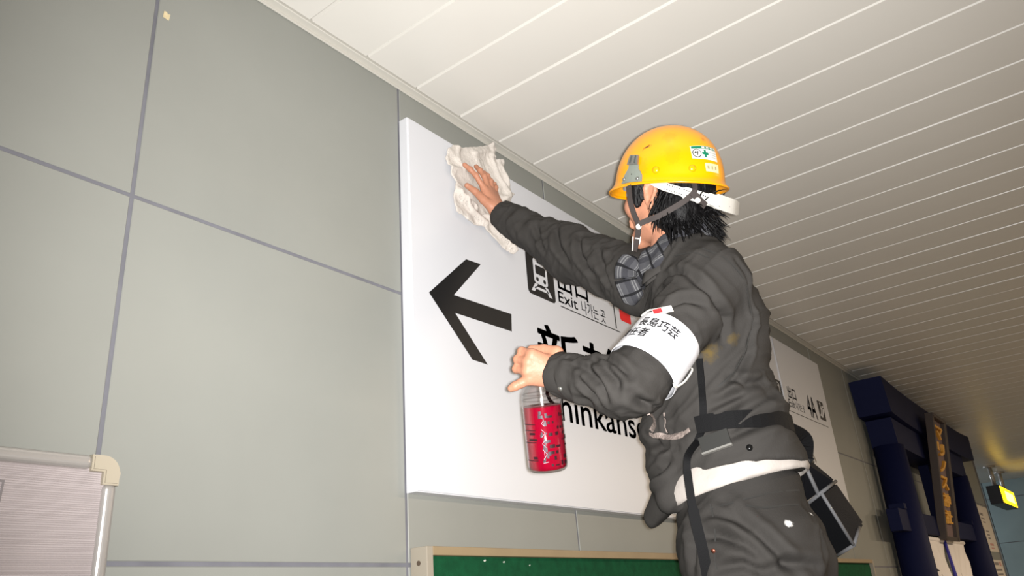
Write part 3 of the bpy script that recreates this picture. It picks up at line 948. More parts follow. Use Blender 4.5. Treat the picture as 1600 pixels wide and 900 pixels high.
    palm = [((-0.04, 0, 0), (0.0, 0, 0), 0.026, 0.025), ((0.0, 0.012, -0.004), (0.058, 0.025, -0.002), 0.020, 0.0125), ((0.0, 0.004, -0.002), (0.062, 0.007, 0.0), 0.021, 0.0125), ((0.0, -0.006, -0.003), (0.058, -0.012, -0.001), 0.020, 0.0125), ((0.0, -0.014, -0.006), (0.050, -0.028, -0.004), 0.018, 0.0115)]
    hand(fd, W2, d, s, n_, fing, th, palm)
    fd.meta = (W2, d, s, n_)
    lo = np.array([1.05, 0.25, FLOORZ-0.02]); hi = np.array([2.15, 1.40, 2.84])
    V, Q = nets(fd, lo, hi, 0.0028)
    V = relax(V, Q, 1, 0.35)
    return V, Q, fd.meta
bV, bQ, LHM = build_body()
worker = fast_mesh('person', bV, bQ, M_SKIN)
tag(worker, 'person in charcoal work clothes and yellow hard hat wiping the white sign', 'person')

# ---- jacket
def jacket_field():
    fd = Field()
    fd.cone(WA + np.array([0, 0, -0.03]) + 0.012*Tf, CH + np.array([0, 0, -0.02]), 0.128, 0.126, 0.05, TFm, np.array([1.22, 1, 1]))
    fd.cone(CH, NECK + np.array([0.0, 0, -0.07]) - 0.01*Tf, 0.122, 0.088, 0.05, TFm, np.array([1.25, 1, 1]))
    fd.cone(LSH*0.94+RSH*0.06, NECK + np.array([0, 0, -0.03]) - 0.02*Tf, 0.070, 0.070, 0.05)
    fd.cone(RSH*0.96+LSH*0.04, NECK + np.array([0, 0, -0.03]), 0.072, 0.066, 0.05)
    # skirt of the jacket below the belt, hanging lower in front
    hemf = WA + 0.095*Tf + np.array([0, 0, -0.10])
    fd.cone(WA + np.array([0, 0, 0.0]) - 0.01*Tf, WA + np.array([0, 0, -0.09]) - 0.012*Tf, 0.136, 0.143, 0.02, TFm, np.array([1.2, 1, 1]), cut=[(WA + np.array([0, 0, -0.070]), nrm([0.0, 0, -1.0]))])
    fd.cone(WA + 0.085*Tf + 0.03*Tr + np.array([0, 0, 0.0]), WA + 0.135*Tf - 0.02*Tr + np.array([0, 0, -0.115]), 0.055, 0.034, 0.05)
    fd.cone(WA + 0.10*Tf + np.array([0, 0, -0.06]), np.array((1.7006, 0.8781, 1.6453)), 0.040, 0.020, 0.04)
    fd.ell((1.6476, 0.7883, 1.8216), [0.075, 0.06, 0.10], TFm, 0.05)
    # arms
    dl = nrm(LWR-LEL); dr = nrm(RWR-REL)
    fd.cone(LSH, LEL, 0.073, 0.060, 0.035)
    fd.cone(LEL, LWR + 0.004*dl, 0.060, 0.043, 0.03, cut=[(LWR - 0.006*dl, dl)])
    fd.cone(RSH, REL, 0.080, 0.072, 0.05)
    fd.cone(REL, RWR + 0.01*dr, 0.072, 0.043, 0.04, cut=[(RWR - 0.012*dr, dr)])
    return fd
jf = jacket_field()
jV, jQ = nets(jf, np.array([1.1, 0.2, 1.5]), np.array([2.2, 1.36, 2.72]), 0.0042)
jV = relax(jV, jQ, 1, 0.5)

def seg_t(V, a, b):
    h = ((V-a) @ (b-a))/((b-a) @ (b-a))
    return h, np.linalg.norm(V-a-np.clip(h, 0, 1)[:, None]*(b-a), axis=1)

def fold_sleeve(V, a, b, amp, freq, seed, twist=0.6):
    h, dist = seg_t(V, a, b)
    L = np.linalg.norm(b-a); ax = (b-a)/L
    u = nrm(np.cross(ax, [0.2, 0.1, 1])); v = np.cross(ax, u)
    q = V-a; qu = q @ u; qv = q @ v; r = np.maximum(np.hypot(qu, qv), 1e-6); cu, cv = qu/r, qv/r
    p = np.stack([h*L*freq + twist*cu, cu*1.3, cv*1.3], 1)
    n1 = vnoise(p, seed); n2 = vnoise(p*np.array([2.1, 1.6, 1.6])+7.3, seed+1)
    f = 1.25*(n1-0.5) + 0.55*(n2-0.5) + 0.5*(1-np.abs(2*n1-1))**3 - 0.2
    return amp*f, h, dist

jN = vnormals(jV, jQ)
armsL = np.minimum(seg_t(jV, LSH, LEL)[1], seg_t(jV, LEL, LWR)[1])
disp = np.zeros(len(jV))
wts = []
for (a, b, amp, fr, sd) in ((LSH, LEL, 0.008, 28, 1), (LEL, LWR, 0.013, 27, 5), (RSH, REL, 0.012, 24, 9), (REL, RWR, 0.011, 26, 13)):
    f, h, dist = fold_sleeve(jV, a, b, amp, fr, sd)
    w = np.clip(1.15-dist/0.105, 0, 1)**0.5*np.clip(1.1-np.abs(h-0.5), 0.2, 1)
    w *= np.clip((1.03-h)*9, 0.15, 1) if b is LWR or b is RWR else 1
    disp += 1.3*f*w; wts.append(w)
tw_ = np.clip(1-np.max(wts, 0)*1.3, 0, 1)
al = (jV-WA) @ Tf; ar = (jV-WA) @ Tr; zz = jV[:, 2]
pp = np.stack([zz*13 + al*9, al*3.5, ar*4], 1)
n1 = vnoise(pp, 31); n2 = vnoise(pp*2.0+3, 37)
low = np.clip((1.93-zz)/0.22, 0, 1)
disp += tw_*(0.014+0.008*low)*((n1-0.5)*1.1+(n2-0.5)*0.5+0.4*(1-np.abs(2*n1-1))**4)
belt_h = WA[2] + 0.012
n3 = vnoise(np.stack([zz*34 + al*26 + ar*8, al*9, ar*9], 1), 41)
disp += (0.35+0.65*tw_)*0.0055*((1-np.abs(2*n3-1))**3-0.25)
disp -= tw_*0.010*np.exp(-((zz-belt_h)/0.014)**2)
jlines = [
    ([(1.5013, 0.5057, 2.1100), (1.5416, 0.5020, 2.0547), (1.5863, 0.5170, 1.9981), (1.5696, 0.5385, 1.9283), (1.5413, 0.5678, 1.8769), (1.5212, 0.6061, 1.8521)], 0.0045, 0.006),
    ([(1.5328, 0.5786, 1.8751), (1.5551, 0.5559, 1.8602), (1.6029, 0.5312, 1.8701)], 0.006, 0.008),
    ([(1.5172, 0.6322, 1.8166), (1.5394, 0.5747, 1.8373), (1.6126, 0.5291, 1.8644)], 0.006, 0.009),
    ([(1.5181, 0.6328, 1.7769), (1.5392, 0.5735, 1.8076), (1.6318, 0.5253, 1.8502)], 0.006, 0.009),
    ([(1.5204, 0.6249, 1.7494), (1.5461, 0.5633, 1.7696), (1.6274, 0.5146, 1.7952)], 0.006, 0.009),
    ([(1.3720, 0.6354, 2.0057), (1.3980, 0.5890, 2.0196), (1.4363, 0.5546, 1.9987)], 0.005, 0.008),
    ([(1.4576, 0.6318, 2.1163), (1.4259, 0.5676, 2.0562), (1.4518, 0.5461, 2.0073)], 0.005, 0.009),
    ([(1.4435, 0.5483, 2.0127), (1.4993, 0.5500, 1.9857), (1.5250, 0.5753, 1.9493)], 0.006, 0.009),
    ([(1.5129, 0.7089, 2.1118), (1.4719, 0.6551, 2.1132), (1.4325, 0.6010, 2.0908)], 0.004, 0.007),
    ([(1.2877, 0.8077, 1.9169), (1.2782, 0.7598, 1.8860), (1.2673, 0.7289, 1.8483), (1.2729, 0.7224, 1.8166)], 0.0065, 0.007),
    ([(1.2920, 0.7723, 1.9156), (1.2725, 0.7201, 1.8828), (1.2649, 0.6924, 1.8456), (1.2697, 0.6945, 1.8222)], 0.0065, 0.007),
    ([(1.2984, 0.7391, 1.9138), (1.2716, 0.6917, 1.8782), (1.2744, 0.6699, 1.8483)], 0.006, 0.007),
    ([(1.2794, 0.7842, 1.8764), (1.2823, 0.7747, 1.8488), (1.2823, 0.7492, 1.8202)], 0.005, 0.006),
    ([(1.2781, 0.6764, 1.8196), (1.3013, 0.6651, 1.8001), (1.3483, 0.6571, 1.7959)], 0.006, 0.008),
    ([(1.6648, 1.1123, 2.4925), (1.6516, 1.0978, 2.4314), (1.6456, 1.0778, 2.3725)], 0.005, 0.007),
    ([(1.6596, 1.0398, 2.4489), (1.6358, 1.0239, 2.3697), (1.6350, 0.9939, 2.3020)], 0.0065, 0.008),
    ([(1.6522, 0.9632, 2.3921), (1.6205, 0.9527, 2.3112), (1.6143, 0.9181, 2.2429)], 0.0065, 0.008),
    ([(1.6194, 0.8919, 2.3172), (1.5975, 0.8788, 2.2425), (1.5913, 0.8557, 2.1809)], 0.006, 0.008),
    ([(1.5762, 0.8084, 1.8046), (1.5573, 0.7649, 1.7660), (1.5357, 0.7176, 1.7550)], 0.005, 0.008),
    ([(1.6174, 0.8314, 1.6990), (1.5543, 0.7710, 1.7187), (1.5462, 0.7405, 1.7399)], 0.006, 0.008),
    ([(1.3483, 0.6571, 1.7959), (1.5485, 0.7441, 1.8167), (1.5535, 0.7540, 1.7913)], 0.006, 0.006),
]
disp += 2.3*creases(jV, jlines, 0)
jV2 = jV + jN*disp[:, None]
jV2 = relax(jV2, jQ, 1, 0.3)
jacket = fast_mesh('jacket', jV2, jQ, M_JACKET, worker)
sp = (1.5137, 0.6016, 1.9354); sp2 = (1.5383, 0.5577, 1.9519); sp3 = (1.5514, 0.7482, 1.8011)
spots(M_JACKET, [(*(1.5117, 0.6036, 1.9354), 0.024, 0.024, 0.030, 0.85), (*(1.5383, 0.5572, 1.9545), 0.018, 0.018, 0.018, 0.6)], (84, 70, 38), 0.9, 90)
jtree = BVHTree.FromPolygons([Vector(v) for v in jV2], [tuple(q_) for q_ in jQ.tolist()])
def snap(tree, p, off=0.0):
    loc, nor, idx, dist = tree.find_nearest(Vector(p))
    return np.array(loc) + off*np.array(nor), np.array(nor)
def strip_on(tree, name, pts, width, thick, m, parent, off=0.0005, per=6):
    S_, U_ = [], []
    for p in spline(pts, per):
        a, b = snap(tree, p, off); S_.append(a); U_.append(b)
    for _ in range(3):
        S_ = [S_[0]] + [(S_[i-1]+2*S_[i]+S_[i+1])/4 for i in range(1, len(S_)-1)] + [S_[-1]]
        U_ = [U_[0]] + [nrm(U_[i-1]+2*U_[i]+U_[i+1]) for i in range(1, len(U_)-1)] + [U_[-1]]
    return ribbon(name, S_, U_, width, thick, m, parent)
M_SEAM = mat('seam_thread', (40, 39, 37), 0.85)
# armhole seam, shoulder seam, back yoke, cuffs
strip_on(jtree, 'armhole_seam', [(1.4672, 0.5598, 2.1430), (1.4836, 0.5144, 2.0998), (1.5282, 0.5056, 2.0519), (1.5738, 0.5210, 1.9961), (1.5617, 0.5433, 1.9306), (1.5397, 0.5689, 1.8823), (1.5218, 0.6021, 1.8595)], 0.004, 0.0016, M_SEAM, jacket)
strip_on(jtree, 'yoke_seam', [(1.4779, 0.6323, 2.1566), (1.4595, 0.5836, 2.1382), (1.4591, 0.5465, 2.1147)], 0.003, 0.0012, M_SEAM, jacket)
strip_on(jtree, 'front_placket', [(1.5009, 0.6954, 2.1353), (1.5525, 0.7491, 2.1198), (1.6283, 0.8050, 2.1080)], 0.012, 0.003, M_JACKET, jacket)
def cuff(name, W, dirv, r, L, parent):
    u = nrm(np.cross(dirv, [0, 0, 1])); v = np.cross(dirv, u)
    prof_ = [(r-0.010, 0.001), (r-0.004, 0.004), (r+0.0005, 0.001), (r+0.002, -0.004), (r+0.0035, -L+0.004), (r+0.0025, -L), (r-0.004, -L-0.001)]
    V, F = [], []
    n = 40
    for (rr, z) in prof_:
        for k in range(n):
            a = 2*math.pi*k/n
            rr2 = rr*(1+0.03*math.sin(3*a+z*90)) + 0.0012*math.sin(7*a+z*60)
            V.append(W + dirv*z + rr2*(math.cos(a)*u + math.sin(a)*v))
    for i in range(len(prof_)-1):
        for k in range(n):
            F.append((i*n+k, i*n+(k+1) % n, (i+1)*n+(k+1) % n, (i+1)*n+k))
    return pyd(name, V, F, M_JACKET, parent, True)
dl = nrm(LWR-LEL); dr = nrm(RWR-REL)
cuff('cuff', LWR - 0.002*dl, dl, 0.0435, 0.042, jacket)
cuff('cuff', RWR - 0.008*dr, dr, 0.0425, 0.040, jacket)
V, F = tube_data([snap(jtree, (1.2937, 0.8393, 1.8694), -0.002)[0], snap(jtree, (1.2937, 0.8393, 1.8694), 0.004)[0]], 0.005, 12)
pyd('cuff_button', V, F, M_STEEL, jacket, True)
V, F = tube_data([snap(jtree, (1.5406, 0.5679, 1.7285), -0.002)[0], snap(jtree, (1.5406, 0.5679, 1.7285), 0.003)[0]], 0.0065, 12)
pyd('snap_button', V, F, mat('black_snap', (30, 30, 30), 0.25, 0.6), jacket, True)

M_TORN = mat('torn_lining', (134, 122, 116), 0.85, var=0.35, vscale=120, bump=0.4, bscale=200, spec=0.1)
for tp_, tw__ in (([(1.3398, 0.6739, 1.7832), (1.5654, 0.7862, 1.8161), (1.5579, 0.7652, 1.7940), (1.5464, 0.7368, 1.7802), (1.5289, 0.7056, 1.7790), (1.5210, 0.6812, 1.7867)], [0.006]*5+[0.011]*6+[0.013]*9+[0.016]*6+[0.009]*5), ([(1.5468, 0.7401, 1.8354), (1.5465, 0.7387, 1.8154), (1.5497, 0.7453, 1.7947)], [0.003]*3+[0.008]*5+[0.013]*5)):
    strip_on(jtree, 'torn_lining', tp_, tw__, 0.002, M_TORN, jacket, 0.001)

# collar
def collar():
    n, V, F = 44, [], []
    for j, (rr, hz) in enumerate(((0.080, -0.030), (0.074, 0.0), (0.070, 0.022), (0.073, 0.030), (0.078, 0.022), (0.086, -0.004), (0.092, -0.026))):
        for k in range(n+1):
            a = math.radians(-155 + 310*k/n) + math.pi            # open at the front
            fb = math.cos(a); lr = math.sin(a)
            open_ = max(0, fb)
            p = NECK + np.array([0, 0, -0.030]) + rr*(lr*1.04*Tr + fb*0.98*Tf) + np.array([0, 0, hz - 0.035*open_**2 + 0.012*max(0, -fb)])
            p += 0.03*open_**2*Tf
            V.append(p)
    m_ = n+1
    for j in range(6):
        for k in range(n):
            F.append((j*m_+k, j*m_+k+1, (j+1)*m_+k+1, (j+1)*m_+k))
    o = pyd('collar', V, F, M_JACKET, jacket, True)
    md = o.modifiers.new('cloth', 'SOLIDIFY'); md.thickness = 0.004
    return o
collar()

# sleeve label, red and white
a0, an_ = snap(jtree, (1.3622, 0.6342, 1.9903), 0.003); a1, _ = snap(jtree, (1.3699, 0.6177, 1.9930), 0.004)
lx = nrm(a1-a0); ly = nrm(np.cross(an_, lx))
def patch(name, c, ux, uy, un, w, h, th, m, parent):
    V = [c + sx*w/2*ux + sy*h/2*uy + sz*th*un for sz in (0, 1) for (sx, sy) in ((-1, -1), (1, -1), (1, 1), (-1, 1))]
    return pyd(name, V, [(3, 2, 1, 0), (4, 5, 6, 7), (0, 1, 5, 4), (1, 2, 6, 5), (2, 3, 7, 6), (3, 0, 4, 7)], m, parent)
lbl = patch('sleeve_label', (a0+a1)/2, lx, ly, an_, 0.040, 0.017, 0.0015, mat('label_white', (214, 208, 200), 0.7), jacket)
patch('label_print', (a0+a1)/2 - 0.010*lx + an_*0.0016, lx, ly, an_, 0.018, 0.013, 0.0005, mat('label_red', (176, 40, 44), 0.7), lbl)

# ---- white undershirt showing between jacket and trousers
def ring_shape(name, rows_, m, parent, seed, amp, th=0.003, n=120):
    """cloth band: rows of (centre, half width r, half width f, frame, tilt vector)"""
    V, F = [], []
    for j, (c, rr, rf, fr, til) in enumerate(rows_):
        for k in range(n):
            a = 2*math.pi*k/n
            q_ = np.array([math.cos(a), math.sin(a)])
            wob = 1 + amp*(math.sin(5*a+j*0.9+seed)+0.7*math.sin(11*a-j*1.7+seed*2)+0.5*math.sin(17*a+j*1.1))
            p = c + q_[0]*rr*wob*fr[0] + q_[1]*rf*wob*fr[1] + np.array([0, 0, til*q_[1]])
            V.append(p)
    for j in range(len(rows_)-1):
        for k in range(n):
            F.append((j*n+k, j*n+(k+1) % n, (j+1)*n+(k+1) % n, (j+1)*n+k))
    o = pyd(name, V, F, m, parent, True)
    md = o.modifiers.new('cloth', 'SOLIDIFY'); md.thickness = th
    return o
mixF = np.stack([nrm(0.55*Tr+0.45*Pr), nrm(0.55*Tf+0.45*Pf)])
SH = WA*0.60 + PE*0.40
shirt = ring_shape('undershirt', [(SH+np.array([0, 0, 0.060])+0.01*Tf, 0.132, 0.112, mixF, -0.016), (SH+np.array([0, 0, 0.040]), 0.150, 0.132, mixF, -0.020), (SH+np.array([0, 0, 0.02]), 0.164, 0.146, mixF, -0.024), (SH+np.array([0, 0, -0.005]), 0.170, 0.151, mixF, -0.027), (SH+np.array([0, 0, -0.018]), 0.172, 0.153, mixF, -0.028), (SH+np.array([0, 0, -0.026]), 0.169, 0.150, mixF, -0.028)], M_SHIRT, worker, 1.3, 0.011)

# ---- trousers
tfld = Field()
tfld.cone(PE + np.array([0, 0, 0.075]), PE + np.array([0, 0, -0.02]), 0.132, 0.146, 0.04, PFm, np.array([1.2, 1, 1]), cut=[(PE+np.array([0, 0, 0.105]), nrm([0.0, 0.18, 1]))])
tfld.ell(PE - 0.055*Pf - 0.075*Pr + np.array([0, 0, -0.055]), [0.090, 0.098, 0.11], PFm, 0.05)
tfld.ell(PE - 0.055*Pf + 0.075*Pr + np.array([0, 0, -0.055]), [0.090, 0.098, 0.11], PFm, 0.05)
for hip, kn, an in ((LHIP, LKN, LAN), (RHIP, RKN, RAN)):
    tfld.cone(hip, kn, 0.112, 0.090, 0.04)
    tfld.cone(kn, an, 0.088, 0.072, 0.03, cut=[(an + np.array([0, 0, 0.01]), np.array([0, 0, -1.0]))])
tV, tQ = nets(tfld, np.array([1.4, 0.3, FLOORZ]), np.array([2.2, 1.1, 1.80]), 0.0055)
tV = relax(tV, tQ, 1, 0.5)
tN = vnormals(tV, tQ)
p_ = np.stack([tV[:, 2]*10 + (tV @ Pf)*6, (tV @ Pf)*4, (tV @ Pr)*4], 1)
n1 = vnoise(p_, 51); n2 = vnoise(p_*2.2+5, 53)
td = 0.014*(n1-0.5) + 0.008*(n2-0.5)
tlines = [([(1.5253, 0.6355, 1.6312), (1.5171, 0.5786, 1.5695), (1.5376, 0.5466, 1.5202), (1.5606, 0.5313, 1.4871)], 0.008, 0.010), ([(1.5045, 0.6918, 1.5703), (1.4984, 0.6483, 1.5711), (1.5045, 0.5969, 1.5479), (1.5238, 0.5680, 1.5109)], 0.008, 0.010), ([(1.5176, 0.5813, 1.4952), (1.5457, 0.5397, 1.5083), (1.6048, 0.5009, 1.4991)], 0.008, 0.010), ([(1.4973, 0.6596, 1.5079), (1.5014, 0.6085, 1.5147), (1.5241, 0.5723, 1.4909)], 0.006, 0.008), ([(1.5140, 0.6606, 1.6155), (1.5105, 0.6104, 1.5908), (1.5154, 0.5764, 1.5459)], 0.005, 0.009), ([(1.7405, 0.5299, 1.6230), (1.6812, 0.5039, 1.5662), (1.6309, 0.4932, 1.5159)], 0.006, 0.009), ([(1.5323, 0.7189, 1.6116), (1.5065, 0.7016, 1.5594), (1.5178, 0.7220, 1.5136)], 0.006, 0.009)]
n3 = vnoise(np.stack([tV[:, 2]*30 + (tV @ Pf)*20, (tV @ Pf)*9, (tV @ Pr)*9], 1), 57)
td += 0.004*((1-np.abs(2*n3-1))**3-0.25)
td += 2.2*creases(tV, tlines, 0)
tV2 = relax(tV + tN*td[:, None], tQ, 1, 0.3)
trousers = fast_mesh('trousers', tV2, tQ, M_TROUSER, worker)
spots(M_TROUSER, [(*(1.5687, 0.5288, 1.5807), 0.0105, 0.0105, 0.0085, 1.0), (*(1.6748, 0.5151, 1.6046), 0.006, 0.006, 0.010, 1.0)], (214, 212, 208), 0.5, 150)
ttree = BVHTree.FromPolygons([Vector(v) for v in tV2], [tuple(q_) for q_ in tQ.tolist()])
strip_on(ttree, 'pocket_seam', [(1.5307, 0.5939, 1.6173), (1.5608, 0.5546, 1.6136), (1.6404, 0.5231, 1.6226)], 0.004, 0.0015, M_SEAM, trousers)
strip_on(ttree, 'side_seam', [(1.5235, 0.6598, 1.6283), (1.5004, 0.6507, 1.5774), (1.4973, 0.6596, 1.5079)], 0.003, 0.0012, M_SEAM, trousers)
strip_on(ttree, 'yoke_seam', [(1.5182, 0.6614, 1.6220), (1.5294, 0.6111, 1.6281), (1.5770, 0.5612, 1.6426), (1.6898, 0.5268, 1.6519)], 0.003, 0.0012, M_SEAM, trousers)
V, F = tube_data([snap(ttree, (1.4953, 0.6560, 1.5436), -0.002)[0], snap(ttree, (1.4953, 0.6560, 1.5436), 0.0025)[0]], 0.0045, 12)
pyd('rivet', V, F, mat('copper_rivet', (150, 92, 74), 0.35, 0.8), trousers, True)
# shoes
M_SHOE = mat('dark_work_shoe', (40, 38, 36), 0.5)
for an, sg in ((LAN, -1), (RAN, 1)):
    sf = Field()
    sf.cone(an + np.array([0, -0.025, 0.04]), an + np.array([0, -0.02, -0.035]), 0.050, 0.044, 0.02)
    sf.cone(an + np.array([0, 0, -0.03]), an + np.array([0, 0.17, -0.042]), 0.048, 0.040, 0.03)
    sV, sQ = nets(lambda p, c=True: np.maximum(sf(p, c), FLOORZ+0.001-p[:, 2]), an + np.array([-0.1, -0.13, -0.1]), an + np.array([0.1, 0.25, 0.12]), 0.009)
    fast_mesh('shoe', sV, sQ, M_SHOE, worker)

# ---- hair
def build_hair():
    fd = Field()
    fd.ell(hd(0, -0.022, 0.030), [0.081, 0.098, 0.086], HF, 0.02)
    fd.ell(hd(0, -0.068, -0.034), [0.072, 0.050, 0.062], HF, 0.03)
    fd.ell(hd(-0.050, -0.055, -0.045), [0.034, 0.044, 0.044], HF, 0.03)
    fd.ell(hd(0.050, -0.055, -0.045), [0.034, 0.044, 0.044], HF, 0.03)
    for s_ in (-1, 1):
        fd.cone(hd(s_*0.070, 0.034, 0.035), hd(s_*0.072, 0.030, -0.022), 0.016, 0.007, 0.012)   # sideburn
    fd.ell(hd(0, 0.095, -0.055), [0.060, 0.080, 0.085], HF, 0.02, True)
    for s_ in (-1, 1): fd.ell(hd(s_*0.090, -0.004, -0.004), [0.022, 0.034, 0.040], HF, 0.006, True)
    V, Q = nets(fd, HC-0.2, HC+0.2, 0.004)
    N = vnormals(V, Q)
    L = (V-HC) @ HF.T
    V = V + N*(0.004*(vnoise(np.stack([L[:, 0]*160, L[:, 1]*160, L[:, 2]*14], 1), 3)-0.4))[:, None]
    return V, Q
hV, hQ = build_hair()
hair = fast_mesh('hair', hV, hQ, M_HAIR, worker)
rnd = random.Random(5)
V, F = [], []
def lock(p0, p1, p2, w):
    b = len(V)
    pts = [p0*(1-t)**2 + 2*p1*t*(1-t) + p2*t*t for t in (0, .25, .5, .75, 1)]
    for i, p in enumerate(pts):
        t = pts[min(i+1, 4)]-pts[max(i-1, 0)]; t /= np.linalg.norm(t)
        s = nrm(np.cross(t, [rnd.uniform(-1, 1)*.3+.5, rnd.uniform(-1, 1)*.3-.8, .2])); u = np.cross(t, s)
        r = w*(1-0.96*(i/4)**1.3)
        for a in (0, 2.1, 4.2): V.append(p + r*(math.cos(a)*s + math.sin(a)*u))
    for i in range(4):
        for k in range(3): F.append((b+i*3+k, b+i*3+(k+1) % 3, b+i*3+3+(k+1) % 3, b+i*3+3+k))
for i in range(420):
    a = rnd.uniform(-1, 1)
    r0_ = a*0.082; back = -0.045 - 0.070*math.sqrt(max(0, 1-a*a))
    st = hd(r0_*0.92, back+0.018, rnd.uniform(-0.080, -0.015))
    ln = rnd.uniform(0.030, 0.066)
    out = rnd.uniform(0.2, 1.0)
    mid = st + (-Hf*0.022*out - Hu*ln*0.5 + Hr*rnd.uniform(-.012, .012) + Hr*a*0.008)
    end = st + (-Hf*(0.026+0.030*(out-0.4)) - Hu*ln + Hr*rnd.uniform(-.03, .03) + Hr*a*0.018)
    lock(st, mid, end, rnd.uniform(0.003, 0.006))
for i in range(90):                                        # over the collar and beside the ear
    st = hd(-0.076+rnd.uniform(-.006, .006), rnd.uniform(-0.075, -0.022), rnd.uniform(-0.045, 0.01))
    end = st - Hu*rnd.uniform(.03, .055) - Hf*rnd.uniform(-.026, .02) - Hr*rnd.uniform(-.004, .010)
    lock(st, (st+end)/2 - Hr*0.008, end, rnd.uniform(0.003, 0.0055))
for s_ in (-1, 1):
    for i in range(26):
        st = hd(s_*0.078, 0.030+rnd.uniform(-.012, .016), rnd.uniform(-.005, .03)); end = st - Hu*rnd.uniform(.02, .045) + Hf*rnd.uniform(-.012, .010)
        lock(st, (st+end)/2 + s_*Hr*0.003, end, 0.003)
for i in range(26):                                        # wild ends behind the nape strap
    st = hd(rnd.uniform(-.05, .06), -0.118, rnd.uniform(-0.05, 0.0)); end = st - Hf*rnd.uniform(.015, .034) + Hu*rnd.uniform(-.03, .02) + Hr*rnd.uniform(-.03, .03)
    lock(st, (st+end)/2 + Hu*0.008, end, 0.003)
hs_ = pyd('hair_strands', V, F, M_HAIR, hair, True); tag(hs_, kind='stuff')
# eyes and brows
for s_ in (-1, 1):
    Vv, Ff = lathe_data([(0.0115*math.cos(t), 0.0115*math.sin(t)) for t in np.linspace(-1.5, 1.5, 9)], 14, tuple(hd(s_*0.032, 0.084, 0.012)))
    pyd('eye', Vv, Ff, mat('eye_white', (220, 214, 206), 0.2), worker, True)
    tube('eyebrow', [hd(s_*0.016, 0.103, 0.030), hd(s_*0.034, 0.101, 0.036), hd(s_*0.054, 0.086, 0.031)], [0.003, 0.004, 0.002], M_HAIR, worker, 6)

# ---- plaid scarf round the neck
def plaid():
    m = mat('plaid_scarf_cloth', (84, 84, 86), 0.9, bump=0.15, bscale=300, spec=0.2)
    nt = m.node_tree; b = nt.nodes['Principled BSDF']
    uv = nt.nodes.new('ShaderNodeUVMap'); sx = nt.nodes.new('ShaderNodeSeparateXYZ'); nt.links.new(uv.outputs[0], sx.inputs[0])
    def stripe(sock, period, lo, hi, off=0.0):
        a = nt.nodes.new('ShaderNodeMath'); a.operation = 'MULTIPLY_ADD'; a.inputs[1].default_value = 1/period; a.inputs[2].default_value = off; nt.links.new(sock, a.inputs[0])
        f = nt.nodes.new('ShaderNodeMath'); f.operation = 'FRACT'; nt.links.new(a.outputs[0], f.inputs[0])
        c = nt.nodes.new('ShaderNodeMath'); c.operation = 'COMPARE'; c.inputs[1].default_value = (lo+hi)/2; c.inputs[2].default_value = (hi-lo)/2; nt.links.new(f.outputs[0], c.inputs[0])
        return c.outputs[0]
    cur = None
    col = (*lin((62, 62, 65)), 1)
    for (s, rgb, w) in ((stripe(sx.outputs[1], 0.036, 0.0, 0.34), (48, 48, 52), 0.9), (stripe(sx.outputs[1], 0.036, 0.42, 0.48), (108, 108, 108), 0.7), (stripe(sx.outputs[1], 0.036, 0.56, 0.62), (108, 108, 108), 0.7), (stripe(sx.outputs[0], 0.030, 0.0, 0.17), (18, 18, 20), 0.95)):
        mx = nt.nodes.new('ShaderNodeMix'); mx.data_type = 'RGBA'
        k_ = nt.nodes.new('ShaderNodeMath'); k_.operation = 'MULTIPLY'; k_.inputs[1].default_value = w; nt.links.new(s, k_.inputs[0])
        nt.links.new(k_.outputs[0], mx.inputs['Factor'])
        if cur is None: mx.inputs['A'].default_value = col
        else: nt.links.new(cur, mx.inputs['A'])
        mx.inputs['B'].default_value = (*lin(rgb), 1); cur = mx.outputs['Result']
    nt.links.new(cur, b.inputs['Base Color'])
    return m
M_PLAID = plaid()
def scarf(name, path, half_h, half_t, parent, seed):
    """a flattened roll of cloth along a path; path = [(point, outward)]"""
    V, F, UV = [], [], []
    n = 28
    L = 0
    for i, (p, o_) in enumerate(path):
        if i: L += np.linalg.norm(p-path[i-1][0])
        t = nrm(path[min(i+1, len(path)-1)][0]-path[max(i-1, 0)][0])
        o_ = nrm(o_ - t*(o_ @ t)); up = np.cross(t, o_)
        if up[2] < 0: up = -up
        end = min(1, 6*min(i, len(path)-1-i)/len(path) + 0.35)
        for k in range(n):
            a = 2*math.pi*k/n
            ripple = 1 + 0.16*math.sin(3*a + 9*L*6 + seed) + 0.10*math.sin(5*a - L*70 + seed)
            V.append(p + up*half_h*end*math.sin(a) + o_*half_t*ripple*end*math.cos(a) + o_*0.004*math.sin(L*110+2*math.sin(a)+seed))
            UV.append((L, half_h*math.sin(a) + (0.5*half_t*math.cos(a))))
    for i in range(len(path)-1):
        for k in range(n): F.append((i*n+k, i*n+(k+1) % n, (i+1)*n+(k+1) % n, (i+1)*n+k))
    F.append(tuple(range(n))[::-1]); F.append(tuple((len(path)-1)*n+k for k in range(n)))
    o = pyd(name, V, F, M_PLAID, parent, True)
    lay = o.data.uv_layers.new(name='weave')
    for lp in o.data.loops: lay.data[lp.index].uv = UV[lp.vertex_index]
    return o
NC = NECK + np.array([0, 0, 0.0])
path = []
for i in range(46):
    a = math.radians(-175 + 350*i/45)
    fb, lr = math.cos(a), math.sin(a)
    p = NC + 0.078*lr*Tr + (0.074 + 0.022*max(0, fb))*fb*Tf + np.array([0, 0, 0.022 - 0.044*(fb+0.3)])
    path.append((p, lr*Tr + fb*Tf + np.array([0, 0, 0.25])))
scarf('scarf', path, 0.036, 0.016, worker, 0.4)
pts = [(1.4916, 0.7313, 2.1891), (1.4821, 0.7510, 2.1669), (1.4860, 0.7589, 2.1404), (1.4975, 0.7576, 2.1148), (1.5214, 0.7596, 2.0921)]
path = [(p, nrm(CAM-p)) for p in spline(pts, 6)]
